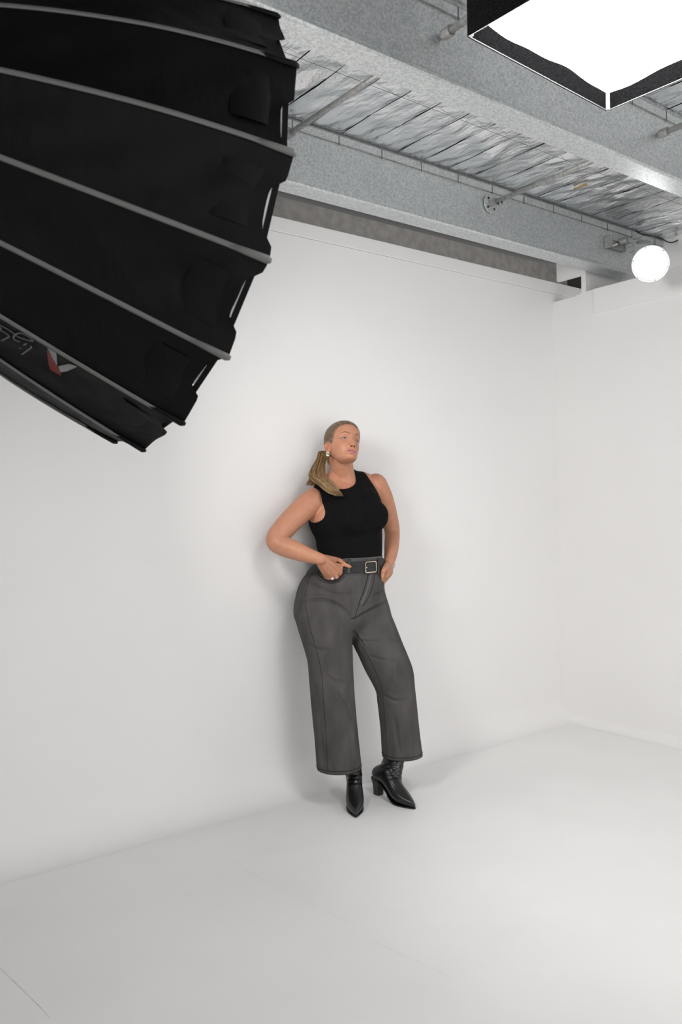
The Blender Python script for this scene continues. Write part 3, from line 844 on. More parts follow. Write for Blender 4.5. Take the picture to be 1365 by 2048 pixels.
jline('pocket_edge', [(766, 1152), (769, 1160), (772, 1167)], .0030, M['denim_light'], .0008, .6, 12)
jline('yoke_mark', [(614, 1138), (611, 1145)], .0035, M['denim_dark'], .0006, .5, 8)

def ring_on(bvh, c, zt, zb_, off, thick, name, m, parent, n=96, tilt=(0, 0), rmax=0.6):
    """band hugging a mesh between two heights, closed profile"""
    rows = []
    for z, o_ in ((zb_, off), (zt, off), (zt, off - thick), (zb_, off - thick)):
        R = []
        for j in range(n):
            g = 2 * math.pi * j / n; d = np.array([math.cos(g), math.sin(g), 0.0])
            zz = z + tilt[0] * d[0] + tilt[1] * d[1]
            p0 = np.array([c[0], c[1], zz]) + d * rmax
            loc, nor, idx, ds = bvh.ray_cast(Vector(p0), Vector(-d), rmax)
            rr = np.linalg.norm(np.array(loc)[:2] - np.asarray(c)[:2]) if loc is not None else np.nan
            R.append(rr)
        R = np.array(R); ok = ~np.isnan(R)
        if ok.sum() < 4: R = np.array(prevR); ok = ~np.isnan(R)
        prevR = R
        if not ok.all(): R = np.interp(np.arange(n), np.arange(n)[ok], R[ok])
        for _ in range(2): R = (np.roll(R, 1) + 2 * R + np.roll(R, -1)) / 4
        rows.append([np.array([c[0] + (R[j] + o_) * math.cos(2 * math.pi * j / n), c[1] + (R[j] + o_) * math.sin(2 * math.pi * j / n),
                               z + tilt[0] * math.cos(2 * math.pi * j / n) + tilt[1] * math.sin(2 * math.pi * j / n)]) for j in range(n)])
    V = [v for r in rows for v in r]; F = []
    for i in range(4):
        for j in range(n):
            F.append((i * n + j, i * n + (j + 1) % n, ((i + 1) % 4) * n + (j + 1) % n, ((i + 1) % 4) * n + j))
    return sub(MB().add(V, F).build(name, m, None, smooth=False), parent)
wc = on(702, 1130, 'Y', 3.31)
ring_on(jb, wc, zy(1115.5), zy(1146.5), .0028, .008, 'waistband', M['denim'], jeans)
ring_on(jb, wc, zy(1115.3), zy(1117.5), .0034, .006, 'waistband_edge', M['denim_light'], jeans)
belt = ring_on(jb, wc, zy(1121.5), zy(1143), .0095, .0065, 'belt', M['belt'], woman)
belt.matrix_parent_inverse = Matrix.Translation(-Vector(woman.location)); belt['label'] = 'charcoal leather belt with a square buckle'
bb = np_bvh(*np_mesh(belt.data))
def bpt(px, py, off): return hit(bb, px, py, off)[0]
corners = [(731.5, 1124.5), (752.5, 1122.5), (753.5, 1143.5), (732, 1145.5)]
bc = bpt(742, 1134, 0.004); bn = hit(bb, 742, 1134)[1]
def on_plane(px, py, p0, nn):
    d = ray(px, py); return CO + ((p0 - CO) @ nn) / (d @ nn) * d
Q = [on_plane(x, y, bc, bn) for x, y in corners]
loop = []
for i in range(4):
    a, b, c_ = Q[i - 1], Q[i], Q[(i + 1) % 4]
    for t in np.linspace(0, 1, 6):
        p1, p2 = b + .16 * (a - b), b + .16 * (c_ - b)
        loop.append((1 - t) ** 2 * p1 + 2 * t * (1 - t) * b + t * t * p2)
o = sub(MB().tube(loop, .0030, 8, .8, np.array([bn] * len(loop)), True).build('buckle', M['gold'], None, smooth=True), belt); o['label'] = 'square pale gold buckle'
sub(MB().cyl(on_plane(731.5, 1135, bc, bn), on_plane(734, 1135, bc, bn), .0042, n=8).build('buckle_prong', M['gold'], None), belt)
for x, y in ((711, 1133), (721.5, 1133.5), (743, 1134.5)):
    q, nn = hit(bb, x, y, .0002); sub(MB().cyl(q, q + nn * .0006, .0022, n=10).build('belt_hole', M['denim_dark'], None), belt)
for pts in (((699.5, 1118), (699, 1132), (697.5, 1147)), ((757.5, 1116), (758, 1130), (758, 1146)), ((762.5, 1112), (763, 1128), (762.5, 1143))):
    P = [hit(bb, x, min(max(y, 1123), 1142))[0] for x, y in pts]
    if any(p_ is None for p_ in P): continue
    nn = hit(bb, pts[1][0], 1132)[1]
    P = [on_plane(x, y, P[1] + nn * .003, nn) for x, y in pts]
    sub(MB().tube(P, .0062, 8, .3, np.array([nn] * 3)).build('belt_loop', M['denim'], None, smooth=True), jeans)
for rows, pyb in ((rleg, 1538), (lleg, 1512)):
    s_ = sec_leg(*rows[-1]); c = s_[0]
    t_ = .020
    ring_on(jb, c, c[2] + .019, c[2] + .001, .0014, .006, 'hem', M['denim'], jeans, rmax=0.135)
    ring_on(jb, c, c[2] + .0205, c[2] + .0188, .0018, .004, 'hem_stitch', M['denim_dark'], jeans, rmax=0.135)
    ring_on(jb, c, c[2] + .004, c[2] + .0005, .0020, .004, 'hem_edge', M['denim_dark'], jeans, rmax=0.135)

# ---- torso
torso = body_loft([(1135, 642, 762, 3.315, .70), (1118, 643, 762, 3.315, .70), (1100, 639, 763, 3.318, .69), (1085, 635.5, 763, 3.320, .68), (1077, 637, 763, 3.320, .68), (1066, 630, 763, 3.322, .67), (1048, 622, 762, 3.325, .66),
                   (1025, 622, 762, 3.33, .62), (1003, 630, 762, 3.335, .56), (983, 638, 760, 3.342, .48), (966, 650, 752, 3.348, .40), (954, 660, 735, 3.35, .36)])
tc_ = on(696, 1030, 'Y', 3.33)
def jp(px, py, Y): return on(px, py, 'Y', Y)
breasts = []
for sx in (-1, 1):
    c = np.array([tc_[0] + .002 + sx * .080, 3.224, on(715, 1036 - sx * 3, 'Y', 3.2)[2]])
    breasts.append(ellipsoid(c, (.078, .072, .078)))
    breasts.append(ellipsoid(c + [-.01 * sx, .03, .06], (.075, .05, .075)))
breasts.append(ellipsoid(np.array([tc_[0] + .010, 3.238, on(715, 1030, 'Y', 3.2)[2] + .004]), (.115, .060, .074)))
shR, shL = jp(637, 993, 3.345), jp(752, 969, 3.345)
nb = jp(690, 955, 3.352)
def chain(pts, rad, n=20, m=None, flat=1.0, up=None):
    rows = resample([list(p_) + [r] for p_, r in zip(pts, rad)], m or 5 * len(pts))
    V, F = tube(rows[:, :3], rows[:, 3], n, flat, up)
    e0 = ellipsoid(rows[0, :3], [rows[0, 3] * min(1, .98)] * 3, 16, 10) if flat == 1 else None
    e1 = ellipsoid(rows[-1, :3], [rows[-1, 3]] * 3, 16, 10) if flat == 1 else None
    return [(V, F)] + ([e0, e1] if e0 else [])
traps = chain([jp(684, 940, 3.355), jp(664, 964, 3.36), jp(644, 984, 3.355)], [.045, .048, .050]) + chain([jp(689, 944, 3.355), jp(707, 957, 3.36), jp(726, 960, 3.36), jp(743, 970, 3.355)], [.042, .040, .043, .050])
neck = chain([nb + [0, .0, -.05], jp(686, 950, 3.345), jp(683, 928, 3.325), jp(682, 905, 3.305)], [.070, .062, .060, .060])
coll = chain([jp(698, 968, 3.315), jp(668, 974, 3.315), jp(645, 984, 3.33)], [.012, .012, .012]) + chain([jp(706, 967, 3.315), jp(735, 964, 3.315), jp(750, 966, 3.33)], [.012, .012, .012])

tV, tF = union([torso] + breasts + traps + chain([shR + [.02, 0, -.01], shR + [.05, 0, -.03]], [.055, .05]) + chain([shL + [-.02, 0, -.01], shL + [-.05, 0, -.03]], [.055, .05]), 0.0055, 10)
# garment shell: inflate, relax, cut neck, armholes and hem
tn = vnormals(tV, tF)
gV = lap(tV + tn * .006, tF, 40, 0.5)
up_t = unit((shL - shR)); mid = (shR + shL) / 2
ax_a = np.array([up_t[0], 0, up_t[2]]); ax_a = unit(ax_a); ax_c = np.array([-ax_a[2], 0, ax_a[0]])
rel = gV - mid; aa = rel @ ax_a; cc = rel @ ax_c; yy = gV[:, 1] - 3.345
front = 1 / (1 + np.exp(yy / .015))
TP = np.interp   # neckline height, armhole half width as functions of the body axes
def curve(x, xs, ys):
    C_ = resample(list(zip(xs, ys)), 80); C_ = C_[np.argsort(C_[:, 0])]
    return np.interp(x, C_[:, 0], C_[:, 1])
neck_h = curve(aa, [-.255, -.190, -.170, -.140, -.110, -.075, -.035, .000, .025, .042, .060, .20], [.2, .15, .085, .036, .023, .018, .022, .034, .056, .09, .16, .2]) * front + (1 - front) * np.interp(np.abs(aa), [0, .1, .13], [.03, .05, .14])
hole_r = curve(cc, [-.165, -.135, -.115, -.092, -.06, -.02, .02, .05, .08], [.40, .29, .250, .230, .217, .208, .202, .200, .205])
hole_l = curve(cc, [-.20, -.15, -.12, -.08, -.04, 0.0, .03, .06], [.40, .240, .20, .150, .132, .122, .118, .118])
g = np.minimum(neck_h - cc, np.where(aa < 0, hole_r + aa, hole_l - aa))
g = np.minimum(g, gV[:, 2] - zy(1120))
# soft folds under the bust
gn = vnormals(gV, tF)
def fold(V, bvh, N, pts, depth, sig):
    P = [hit(bvh, x, y)[0] for x, y, _ in resample([(a, b, 0) for a, b in pts], 7 * len(pts))]
    P = np.array([p_ for p_ in P if p_ is not None]); dm = np.full(len(V), 9.0); am = np.zeros(len(V))
    for i, p_ in enumerate(P):
        dd = np.linalg.norm(V - p_, axis=1); b_ = dd < dm; dm[b_] = dd[b_]; am[b_] = math.sin(math.pi * (.1 + .8 * i / (len(P) - 1)))
    return V + N * (-depth * am * np.exp(-(dm / sig) ** 2))[:, None]
gb = np_bvh(gV, tF)
for pts, dp, sg in (([(700, 1078), (720, 1074), (745, 1063), (765, 1056)], .005, .007), ([(690, 1082), (712, 1080), (735, 1076)], -.003, .007),
                    ([(634, 1082), (645, 1088), (660, 1092)], .004, .006), ([(716, 955), (722, 975), (726, 1000)], .003, .006), ([(724, 950), (734, 972), (744, 992)], .003, .006), ([(655, 985), (672, 1005), (690, 1015)], .003, .006)):
    gV = fold(gV, gb, gn, pts, dp, sg)
kV, kF = clip(gV, tF, g)
top = tri_obj('tank_top', kV, kF, M['top'], woman, solid=.003); top['label'] = 'fitted black sleeveless top'
topb = np_bvh(kV, kF)

# ---- arms, hands, neck, hidden legs: one continuous body surface
def surf(px, py, off):
    """point in front of jeans/belt/top seen at this pixel, off metres nearer along the view"""
    best = None
    for b_ in (jb, bb, topb):
        q, _ = hit(b_, px, py)
        if q is not None and (best is None or depth_of(q) < depth_of(best)): best = q
    if best is None: return None
    return best - off * unit(ray(px, py))
armR = [shR, jp(613, 1012, 3.345), jp(588, 1036, 3.34), jp(564, 1062, 3.335), jp(552, 1080, 3.325), jp(562, 1090, 3.30), jp(588, 1100, 3.245), jp(618, 1111, 3.19), jp(641, 1118, 3.158)]
armRr = [.060, .061, .058, .054, .049, .048, .046, .036, .0275]
armL = [shL, jp(765, 992, 3.36), jp(775, 1022, 3.375), jp(783, 1052, 3.38), jp(785, 1068, 3.372), jp(784, 1088, 3.33), jp(782, 1108, 3.285), jp(779, 1126, 3.24)]
armLr = [.060, .054, .050, .044, .041, .040, .035, .027]
hand = []
# right hand: back of the hand, four fingers sliding into the pocket, thumb hooked over the belt
wr = armR[-1]
kn = [(652, 1151), (662, 1153), (672, 1150), (680.5, 1143)]
tips = [(660, 1178), (671, 1181), (682, 1178), (689, 1167)]
K = []
for i, ((x, y), (tx, ty)) in enumerate(zip(kn, tips)):
    k_ = surf(x, y, .007); t_ = surf(tx, ty, -.035); mid_ = surf(.55 * x + .45 * tx, .55 * y + .45 * ty, -.014)
    K.append(k_)
    w0 = wr + R0 * (-.010 + .007 * i) + np.array([0, 0, .009 - .006 * (3 - i)]) * .8
    hand += chain([w0, (w0 + k_) / 2 - .002 * H0, k_], [.016, .0155, .0118], 14)
    hand += chain([k_, mid_, t_], [.0122, .0108, .009], 14)
pal = [wr + .004 * H0, (wr + (K[1] + K[2]) / 2) / 2 + .004 * H0, (K[1] + K[2]) / 2 + .004 * H0]
hand += [tube(resample(pal, 8), np.linspace(.030, .036, 8), 18, .46, -H0)]
th1 = surf(679, 1121, .014)
th = [wr + R0 * .006 + np.array([0, 0, .004]), .45 * wr + .55 * th1 + np.array([0, 0, .002]), th1, surf(690, 1129, .015), surf(700.5, 1133.5, .013)]
hand += chain(th, [.020, .0175, .0125, .0110, .0085], 14)
web = surf(680, 1133, .012); hand += chain([(wr + K[3]) / 2, web, K[3]], [.017, .013, .012], 12)
# left hand: side of the hand going into the far pocket, thumb outside
wl = armL[-1]
lk = [at(776, 1151, 4.155), at(780, 1149, 4.185), at(782, 1146, 4.21), at(771, 1152, 4.13)]
lt = [at(760, 1170, 4.17), at(762, 1171, 4.19), at(763, 1170, 4.21), at(756, 1168, 4.15)]
for k_, t_ in zip(lk, lt):
    hand += chain([wl, (wl + k_) / 2 + R0 * .002, k_], [.016, .0155, .012], 14)
    hand += chain([k_, (k_ + t_) / 2, t_], [.0120, .0108, .009], 14)
hand += chain([wl - R0 * .004, at(769.5, 1138, 4.115), at(766.5, 1147, 4.105), at(765.5, 1155, 4.10)], [.017, .0135, .0112, .0085], 14)
legs = []
for rows, toe in ((rleg, None), (lleg, None)):
    pts = [sec_leg(*r)[0] for r in rows]
    rad = [.075] * len(pts)
    rad = [.08, .085, .085, .08, .072, .064, .056, .05, .046, .044, .042]
    legs += chain(pts[:-1], rad[:-1], 16)
lip_ = [surf(x, y, o_) for x, y, o_ in ((641, 1152, .003), (648, 1158, .012), (656, 1161, .016), (665, 1162, .016), (674, 1160, .016), (682, 1154, .014), (687, 1146, .006), (688.5, 1140, .002))]
sub(MB().tube(resample(lip_, 40), .0042, 8, .5, -H0).build('pocket_lip', M['denim_dark'], None, smooth=True), jeans)
bV, bF = union([torso] + breasts + traps + neck + coll + chain(armR, armRr, 24, 44) + chain(armL, armLr, 24, 44) + hand + legs, 0.0034, 5)

# keep the skin just under the cloth wherever the top covers it
near_arm = np.zeros(len(bV), bool)
for P_ in (resample(armR[2:], 30), resample(armL[2:], 30), resample(th, 10)):
    for p_ in P_: near_arm |= np.linalg.norm(bV - p_, axis=1) < .064
for i, v in enumerate(bV):
    if v[2] < 1.1 or v[2] > 1.75 or near_arm[i]: continue
    loc, nor, idx, dist = topb.find_nearest(Vector(v), .04)
    if loc is None: continue
    n_ = np.array(nor); df = v - np.array(loc); h_ = df @ n_
    if np.linalg.norm(df - h_ * n_) < .0025 and -.006 < h_ < .022: bV[i] = np.array(loc) - .006 * n_

bV = lap(bV, bF, 6, .5, (np.linalg.norm(bV - (shR + np.array([.03, -.04, -.02])), axis=1) < .095).astype(float))

# ---- head, sculpted on horizontal sections
HS = np.array([  # z, half width, front, back
    (-.1205, .010, .070, .050), (-.1180, .021, .085, .030), (-.110, .034, .0930, .004), (-.097, .044, .0920, -.016), (-.080, .050, .0865, -.032), (-.060, .0585, .0870, -.050),
    (-.036, .0650, .0880, -.074), (-.010, .0695, .0880, -.092), (.012, .0720, .0900, -.100), (.034, .0740, .0935, -.104), (.056, .0740, .0915, -.103),
    (.076, .0695, .0825, -.096), (.092, .060, .068, -.084), (.104, .046, .048, -.064), (.111, .030, .026, -.042), (.1145, .010, .002, -.018)])
nr, nc = 190, 260
rows = np.stack([np.interp(np.linspace(0, 1, nr), np.linspace(0, 1, 200), resample(HS, 200)[:, i]) for i in range(4)], 1)
# angle spacing denser in front
tt = np.linspace(-1, 1, nc, endpoint=False); ang = math.pi * (0.55 * tt + 0.45 * tt ** 3)
hv = np.zeros((nr, nc, 3))
for i, (z, wd, fr, bk) in enumerate(rows):
    yc = bk + (fr - bk) * 0.46
    s_, c_ = np.sin(ang), np.cos(ang)
    ex_ = 2.35 if -.1 < z < .07 else 2.1
    x = wd * np.sign(s_) * np.abs(s_) ** (2 / ex_)
    y = np.where(c_ > 0, yc + (fr - yc) * np.abs(c_) ** (2 / 2.1), yc - (yc - bk) * np.abs(c_) ** (2 / 2.1))
    hv[i, :, 0] = x; hv[i, :, 1] = y; hv[i, :, 2] = z
X_, Y_, Z_ = hv[..., 0], hv[..., 1].copy(), hv[..., 2]
frm = np.clip((Y_ - .02) / .03, 0, 1)
def G(x0, z0, sx, sz): return np.exp(-((X_ - x0) / sx) ** 2 - ((Z_ - z0) / sz) ** 2)
hz = np.interp(Z_, [-.062, -.055, -.0505, -.046, -.040, -.030, -.012, .004, .018, .03], [0, .001, .009, .0215, .0250, .0205, .0125, .0065, .003, 0])
hw = np.interp(Z_, [-.055, -.044, -.030, -.01, .02], [.0125, .0115, .0088, .0075, .0095])
D = hz * np.exp(-(np.abs(X_) / hw) ** 2.3)
for s_ in (-1, 1):
    D += .0085 * G(s_ * .0135, -.0445, .0062, .0065)                       # wings of the nose
    D += -.0105 * G(s_ * .031, .001, .0165, .0115)                         # eye sockets
    D += .0055 * G(s_ * .031, -.001, .0125, .0075)                         # eyeball under the lids
    D += .0035 * G(s_ * .028, .021, .020, .0065)                           # brow bone
    D += .0040 * G(s_ * .043, -.030, .020, .018)                           # cheekbones
    D += -.0030 * G(s_ * .036, -.066, .014, .016)
    D += -.0015 * G(s_ * .020, -.055, .005, .010)
mw = .0255
mx = np.clip(1 - (X_ / mw) ** 2, 0, None)
bow_ = -.0015 * np.exp(-(X_ / .004) ** 2)
up_c = -.0715 + .0015 * mx; lo_c = -.0815
D += .0062 * mx ** .6 * np.exp(-((Z_ - (-.0705)) / .0042) ** 2)
D += .0072 * mx ** .6 * np.exp(-((Z_ - (-.0815)) / .0050) ** 2)
D += -.0045 * mx ** .5 * np.exp(-((Z_ - (-.0757)) / .0018) ** 2)
D += -.0035 * G(0, -.0915, .018, .005) + .0035 * G(0, -.106, .018, .010)
D += -.0012 * G(0, -.060, .0035, .006)
hv[..., 1] = Y_ + D * frm
hv = hv.reshape(-1, 3)
hF = []
for i in range(nr - 1):
    for j in range(nc):
        a, b, c_, d_ = i * nc + j, i * nc + (j + 1) % nc, (i + 1) * nc + (j + 1) % nc, (i + 1) * nc + j
        hF += [(a, c_, b), (a, d_, c_)]
c0 = len(hv); hv = np.vstack([hv, hv[:nc].mean(0), hv[(nr - 1) * nc:nr * nc].mean(0)])
for j in range(nc): hF += [(c0, j, (j + 1) % nc), (c0 + 1, (nr - 1) * nc + (j + 1) % nc, (nr - 1) * nc + j)]
hF = np.array(hF)
# tint: lips, blush
tint = np.tile(SKIN, (len(hv), 1))
lx, lz, ly = hv[:, 0], hv[:, 2], hv[:, 1]
mxl = np.clip(1 - (lx / .0258) ** 2, 0, 1) ** .75
lip_t = -.0757 + (.0108 - .0018 * np.exp(-(lx / .0035) ** 2)) * mxl; lip_b = -.0757 - .0140 * mxl
lm = np.clip(np.minimum(lip_t - lz, lz - lip_b) / .0012, 0, 1) * (ly > .05)
tint = tint * (1 - lm[:, None]) + lm[:, None] * np.array([.43, .16, .155])
bl = .55 * sum(np.exp(-((lx - s_ * .044) / .018) ** 2 - ((lz + .036) / .016) ** 2) for s_ in (-1, 1)) * (ly > .02)
tint = tint * (1 - bl[:, None]) + bl[:, None] * np.array([.47, .185, .11])
es = .55 * sum(np.exp(-((lx - s_ * .033) / .017) ** 2 - ((lz - .008) / .0075) ** 2) for s_ in (-1, 1)) * (ly > .03)
tint = tint * (1 - es[:, None]) + es[:, None] * np.array([.30, .135, .08])

fw0 = unit(math.cos(math.radians(30)) * -H0 + math.sin(math.radians(30)) * R0)
lf0 = np.cross([0, 0, 1.], fw0)
pt = math.radians(19); fw = math.cos(pt) * fw0 + math.sin(pt) * np.array([0, 0, 1.])
up1 = np.cross(fw, lf0); rl = math.radians(11.5)
upv = math.cos(rl) * up1 + math.sin(rl) * lf0; lf = math.cos(rl) * lf0 - math.sin(rl) * up1
HM = np.stack([lf, fw, upv], 1)      # local (left, forward, up) -> world
HSC = 1.035
HC = at(704.5, 877.5, 4.055) - HM @ np.array([0, .088, 0.0]) * HSC
def hw_(p_):
    p_ = np.array(p_, float); z_ = p_[..., 2]
    p_[..., 2] = np.where(z_ < 0, z_ * .87, z_)
    return p_ @ HM.T * HSC + HC
hW = hw_(hv); hbv = np_bvh(hW, hF)
# ears
def ear(side):
    V = []; F = []; nu, nv = 28, 14; tn_ = []
    for i in range(nu):
        a = 2 * math.pi * i / nu
        ry = .0175 * (1 + .12 * math.sin(a)); rz = .031
        oy = ry * math.cos(a) * (1.0 if math.sin(a) > -.3 else .75); oz = rz * math.sin(a)
        for j in range(nv):
            q = j / (nv - 1)
            hgt = .0055 * math.exp(-((q - .86) / .13) ** 2) - .0065 * math.exp(-((q - .35) / .28) ** 2) * (1 if math.sin(a) > -.55 else .2) + .004 * math.exp(-((q - .55) / .1) ** 2) * (1 if math.cos(a) < .2 else .2)
            V.append((side * (.0775 + hgt - .006 * (oy * q / .0175)), -.016 + oy * q - .10 * oz * q, -.020 + oz * q))
    base = len(V)
    for i in range(nu):
        v = V[i * nv + nv - 1]; V.append((side * .064, v[1] * .9 - .0, v[2] * .92 - .001))
    for i in range(nu):
        i2 = (i + 1) % nu
        for j in range(nv - 1): F += [(i * nv + j, i2 * nv + j, i2 * nv + j + 1), (i * nv + j, i2 * nv + j + 1, i * nv + j + 1)]
        F += [(i * nv + nv - 1, i2 * nv + nv - 1, base + i2), (i * nv + nv - 1, base + i2, base + i)]
    F = np.array(F)
    if side < 0: F = F[:, ::-1]
    return hw_(np.array(V)), F
Vs, Fs, Ts = [bV], [bF], [np.tile(SKIN, (len(bV), 1))]
Vs.append(hW); Fs.append(hF + len(bV)); Ts.append(tint)
nn_ = len(bV) + len(hW)
for sd in (-1, 1):
    v, f_ = ear(sd); Vs.append(v); Fs.append(f_ + nn_); Ts.append(np.tile(SKIN * [1.02, .92, .9], (len(v), 1))); nn_ += len(v)
body = tri_obj('body', np.vstack(Vs), np.vstack(Fs), M['skin'], woman)
bm = bmesh.new(); bm.from_mesh(body.data); bmesh.ops.recalc_face_normals(bm, faces=bm.faces); bm.to_mesh(body.data); bm.free()
set_attr(body, 'tint', np.vstack(Ts), 'FLOAT_COLOR')
body['label'] = 'bare arms, neck and face turned to the right'

# ---- face details laid on the head surface
def face_pt(x, z, off=0.0):
    o_ = hw_([x, .25, z]); loc, nor, i, d_ = hbv.ray_cast(Vector(o_), Vector(-fw))
    n_ = np.array(nor); n_ = n_ if n_ @ fw > 0 else -n_
    return np.array(loc) + off * n_, n_
def face_patch(name, outline, m, off, parent, centre=None):
    """fan of a closed outline in face coordinates, draped on the skin"""
    c = np.mean(outline, 0) if centre is None else centre
    V = []; F = []; k = len(outline); rg = 4
    for r in range(1, rg + 1):
        for x, z in outline:
            V.append(face_pt(c[0] + (x - c[0]) * r / rg, c[1] + (z - c[1]) * r / rg, off * (1 if r < rg else .2))[0])
    V.append(face_pt(*c, off * 1.1)[0])
    for r in range(rg - 1):
        for i in range(k): F.append((r * k + i, r * k + (i + 1) % k, (r + 1) * k + (i + 1) % k, (r + 1) * k + i))
    for i in range(k): F.append((i, (i + 1) % k, len(V) - 1))
    o_ = MB().add(V, F).build(name, m, None, smooth=True)
    if parent is woman: under(o_, woman)
    else: sub(o_, parent)
    return o_
def face_line(name, pts, rad, m, parent, flat=.6, off=.0005):
    P = [face_pt(x, z, off) for x, z in pts]
    V = resample([list(p_[0]) for p_ in P], 4 * len(P)); R = resample([[r] for r in rad], 4 * len(P))[:, 0]
    U = resample([list(p_[1]) for p_ in P], 4 * len(P))
    o_ = MB().tube(V, np.maximum(R, .0001), 6, flat, U).build(name, m, None, smooth=True)
    if parent is woman: under(o_, woman)
    else: sub(o_, parent)
    return o_
for s_ in (-1, 1):
    ex_, ez = s_ * .0330, .0
    outl = []
    for i in range(20):
        a = 2 * math.pi * i / 20; cx_ = math.cos(a)
        zz = (.0038 if math.sin(a) > 0 else .0032) * math.sin(a) * (1 - .25 * abs(cx_)) + .0012 * cx_
        outl.append((ex_ + s_ * .0132 * cx_, ez + zz))
    eye = face_patch('eye', outl, M['eye_white'], .0010, woman, (ex_, ez))
    io = .0012      # she looks towards the right of the photo
    il = [(ex_ + io + .0054 * math.cos(2 * math.pi * i / 16), ez + .0006 + min(.0040, .0054 * math.sin(2 * math.pi * i / 16)) if math.sin(2 * math.pi * i / 16) > -.62 else ez - .0028) for i in range(16)]
    face_patch('iris', il, M['iris'], .0016, eye, (ex_ + io, ez + .0005))
    face_patch('pupil', [(ex_ + io + .0022 * math.cos(2 * math.pi * i / 10), ez + .0006 + .0022 * math.sin(2 * math.pi * i / 10)) for i in range(10)], M['lash'], .0019, eye)
    face_line('upper_lashes', [(ex_ - s_ * .0125, ez - .0008), (ex_ - s_ * .006, ez + .0038), (ex_, ez + .0052), (ex_ + s_ * .007, ez + .0046), (ex_ + s_ * .0135, ez + .0020), (ex_ + s_ * .0170, ez + .0030)], [.0006, .0011, .0014, .0016, .0017, .0006], M['lash'], eye)
    face_line('lower_lashes', [(ex_ - s_ * .009, ez - .0022), (ex_, ez - .0036), (ex_ + s_ * .009, ez - .0018), (ex_ + s_ * .0135, ez + .0012)], [.0003, .0005, .0007, .0008], M['brow'], eye)
    face_line('eyebrow', [(s_ * .0135, .0195), (s_ * .021, .0245), (s_ * .032, .0300), (s_ * .042, .0300), (s_ * .0505, .0230)], [.0024, .0032, .0032, .0024, .0008], M['brow'], woman, .35, .0002)
    q, n_ = face_pt(s_ * .0075, -.0515, .0002)
    face_patch('nostril', [(s_ * .0078 + .0042 * math.cos(a), -.0498 + .0023 * math.sin(a)) for a in np.linspace(0, 6.283, 12, endpoint=False)], M['nostril'], .0004, woman)
face_line('mouth_line', [(-.0250, -.0752), (-.017, -.0757), (-.008, -.0757), (0, -.0762), (.008, -.0757), (.017, -.0757), (.0250, -.0752)], [.0007, .0009, .0010, .0010, .0010, .0009, .0007], M['mouth'], woman, .6, .0004)
face_patch('teeth', [(.0105 * math.cos(a), -.0768 + .0013 * math.sin(a)) for a in np.linspace(0, 6.283, 14, endpoint=False)], M['teeth'], .0010, woman)

# ---- hair: slicked-back cap and long wavy ponytail over her right shoulder
hn = vnormals(hv, hF)
if hn[len(hn) // 2] @ hv[len(hn) // 2] < 0: hn = -hn
sy = np.array([-.12, -.09, -.06, -.035, -.028, -.018, -.004, .006, .012, .020, .030, .045, .060, .075, .095])
sz = np.array([-.085, -.080, -.066, -.045, -.012, .012, .012, -.004, -.010, .004, .024, .050, .066, .076, .082])
hl = np.interp(hv[:, 1], sy, sz)
gh = hv[:, 2] - hl
sa = np.arctan2(hv[:, 0], hv[:, 2] + .03 + .0 * hv[:, 1])
rgh = np.interp(gh, [0, .012, .04], [.0006, .0045, .0090])
streak = np.sin(sa * 55) * .4 + np.sin(sa * 91 + 1) * .35 + np.sin(sa * 143 + 2) * .25
cap = hv + hn * (rgh + .0005 * streak * np.clip(gh / .02, 0, 1))[:, None]
cV, cF = clip(cap, hF, gh + .0009 * np.sin(sa * 120))
hair = tri_obj('hair', hw_(cV), cF, M['hair_cap'], woman); hair['label'] = 'blonde hair slicked back into a low ponytail'
set_attr(hair, 'strand', np.arctan2(cV[:, 0], cV[:, 2] + .03) * 9 + cV[:, 1] * 4)
base = hw_([-.012, -.098, -.046])
# hair tie
MBt = MB().tube([base + (HM @ np.array([.024 * math.cos(a), -.004, .024 * math.sin(a)])) for a in np.linspace(0, 6.283, 20, endpoint=False)], .0045, 8, 1.0, None, True)
sub(MBt.build('hair_tie', M['hair'], None, smooth=True), hair)
def over(px, py, off, Y):
    q = None
    for b_ in (topb, np_body):
        h_, _ = hit(b_, px, py)
        if h_ is not None and (q is None or depth_of(h_) < depth_of(q)): q = h_
    p_ = jp(px, py, Y)
    if q is not None and depth_of(q) - off < depth_of(p_): return q - off * unit(ray(px, py))
    return p_
np_body = np_bvh(bV, bF)
rgp = np.random.default_rng(21)
HV, HF, HSv = [], [], []
def lock(pts, rad, sv, wave, ph):
    P = resample(pts, 34); L_ = np.linspace(0, 1, 34)
    side = unit(np.cross(P[-1] - P[0], H0))
    P = P + np.outer(wave * L_ ** .8 * np.sin(L_ * 15 + ph), R0) + np.outer(wave * .7 * L_ * np.cos(L_ * 13 + ph), H0)
    R = rad * np.interp(L_, [0, .12, .6, .9, 1], [.75, 1, .95, .6, .12])
    V, F = tube(P, R, 7, .6, -H0)
    n0 = len(HV); HV.extend(V); HF.extend([tuple(i + n0 for i in f) for f in F])
    HSv.extend([sv + .25 * (k % 7) for k in range(len(V))])
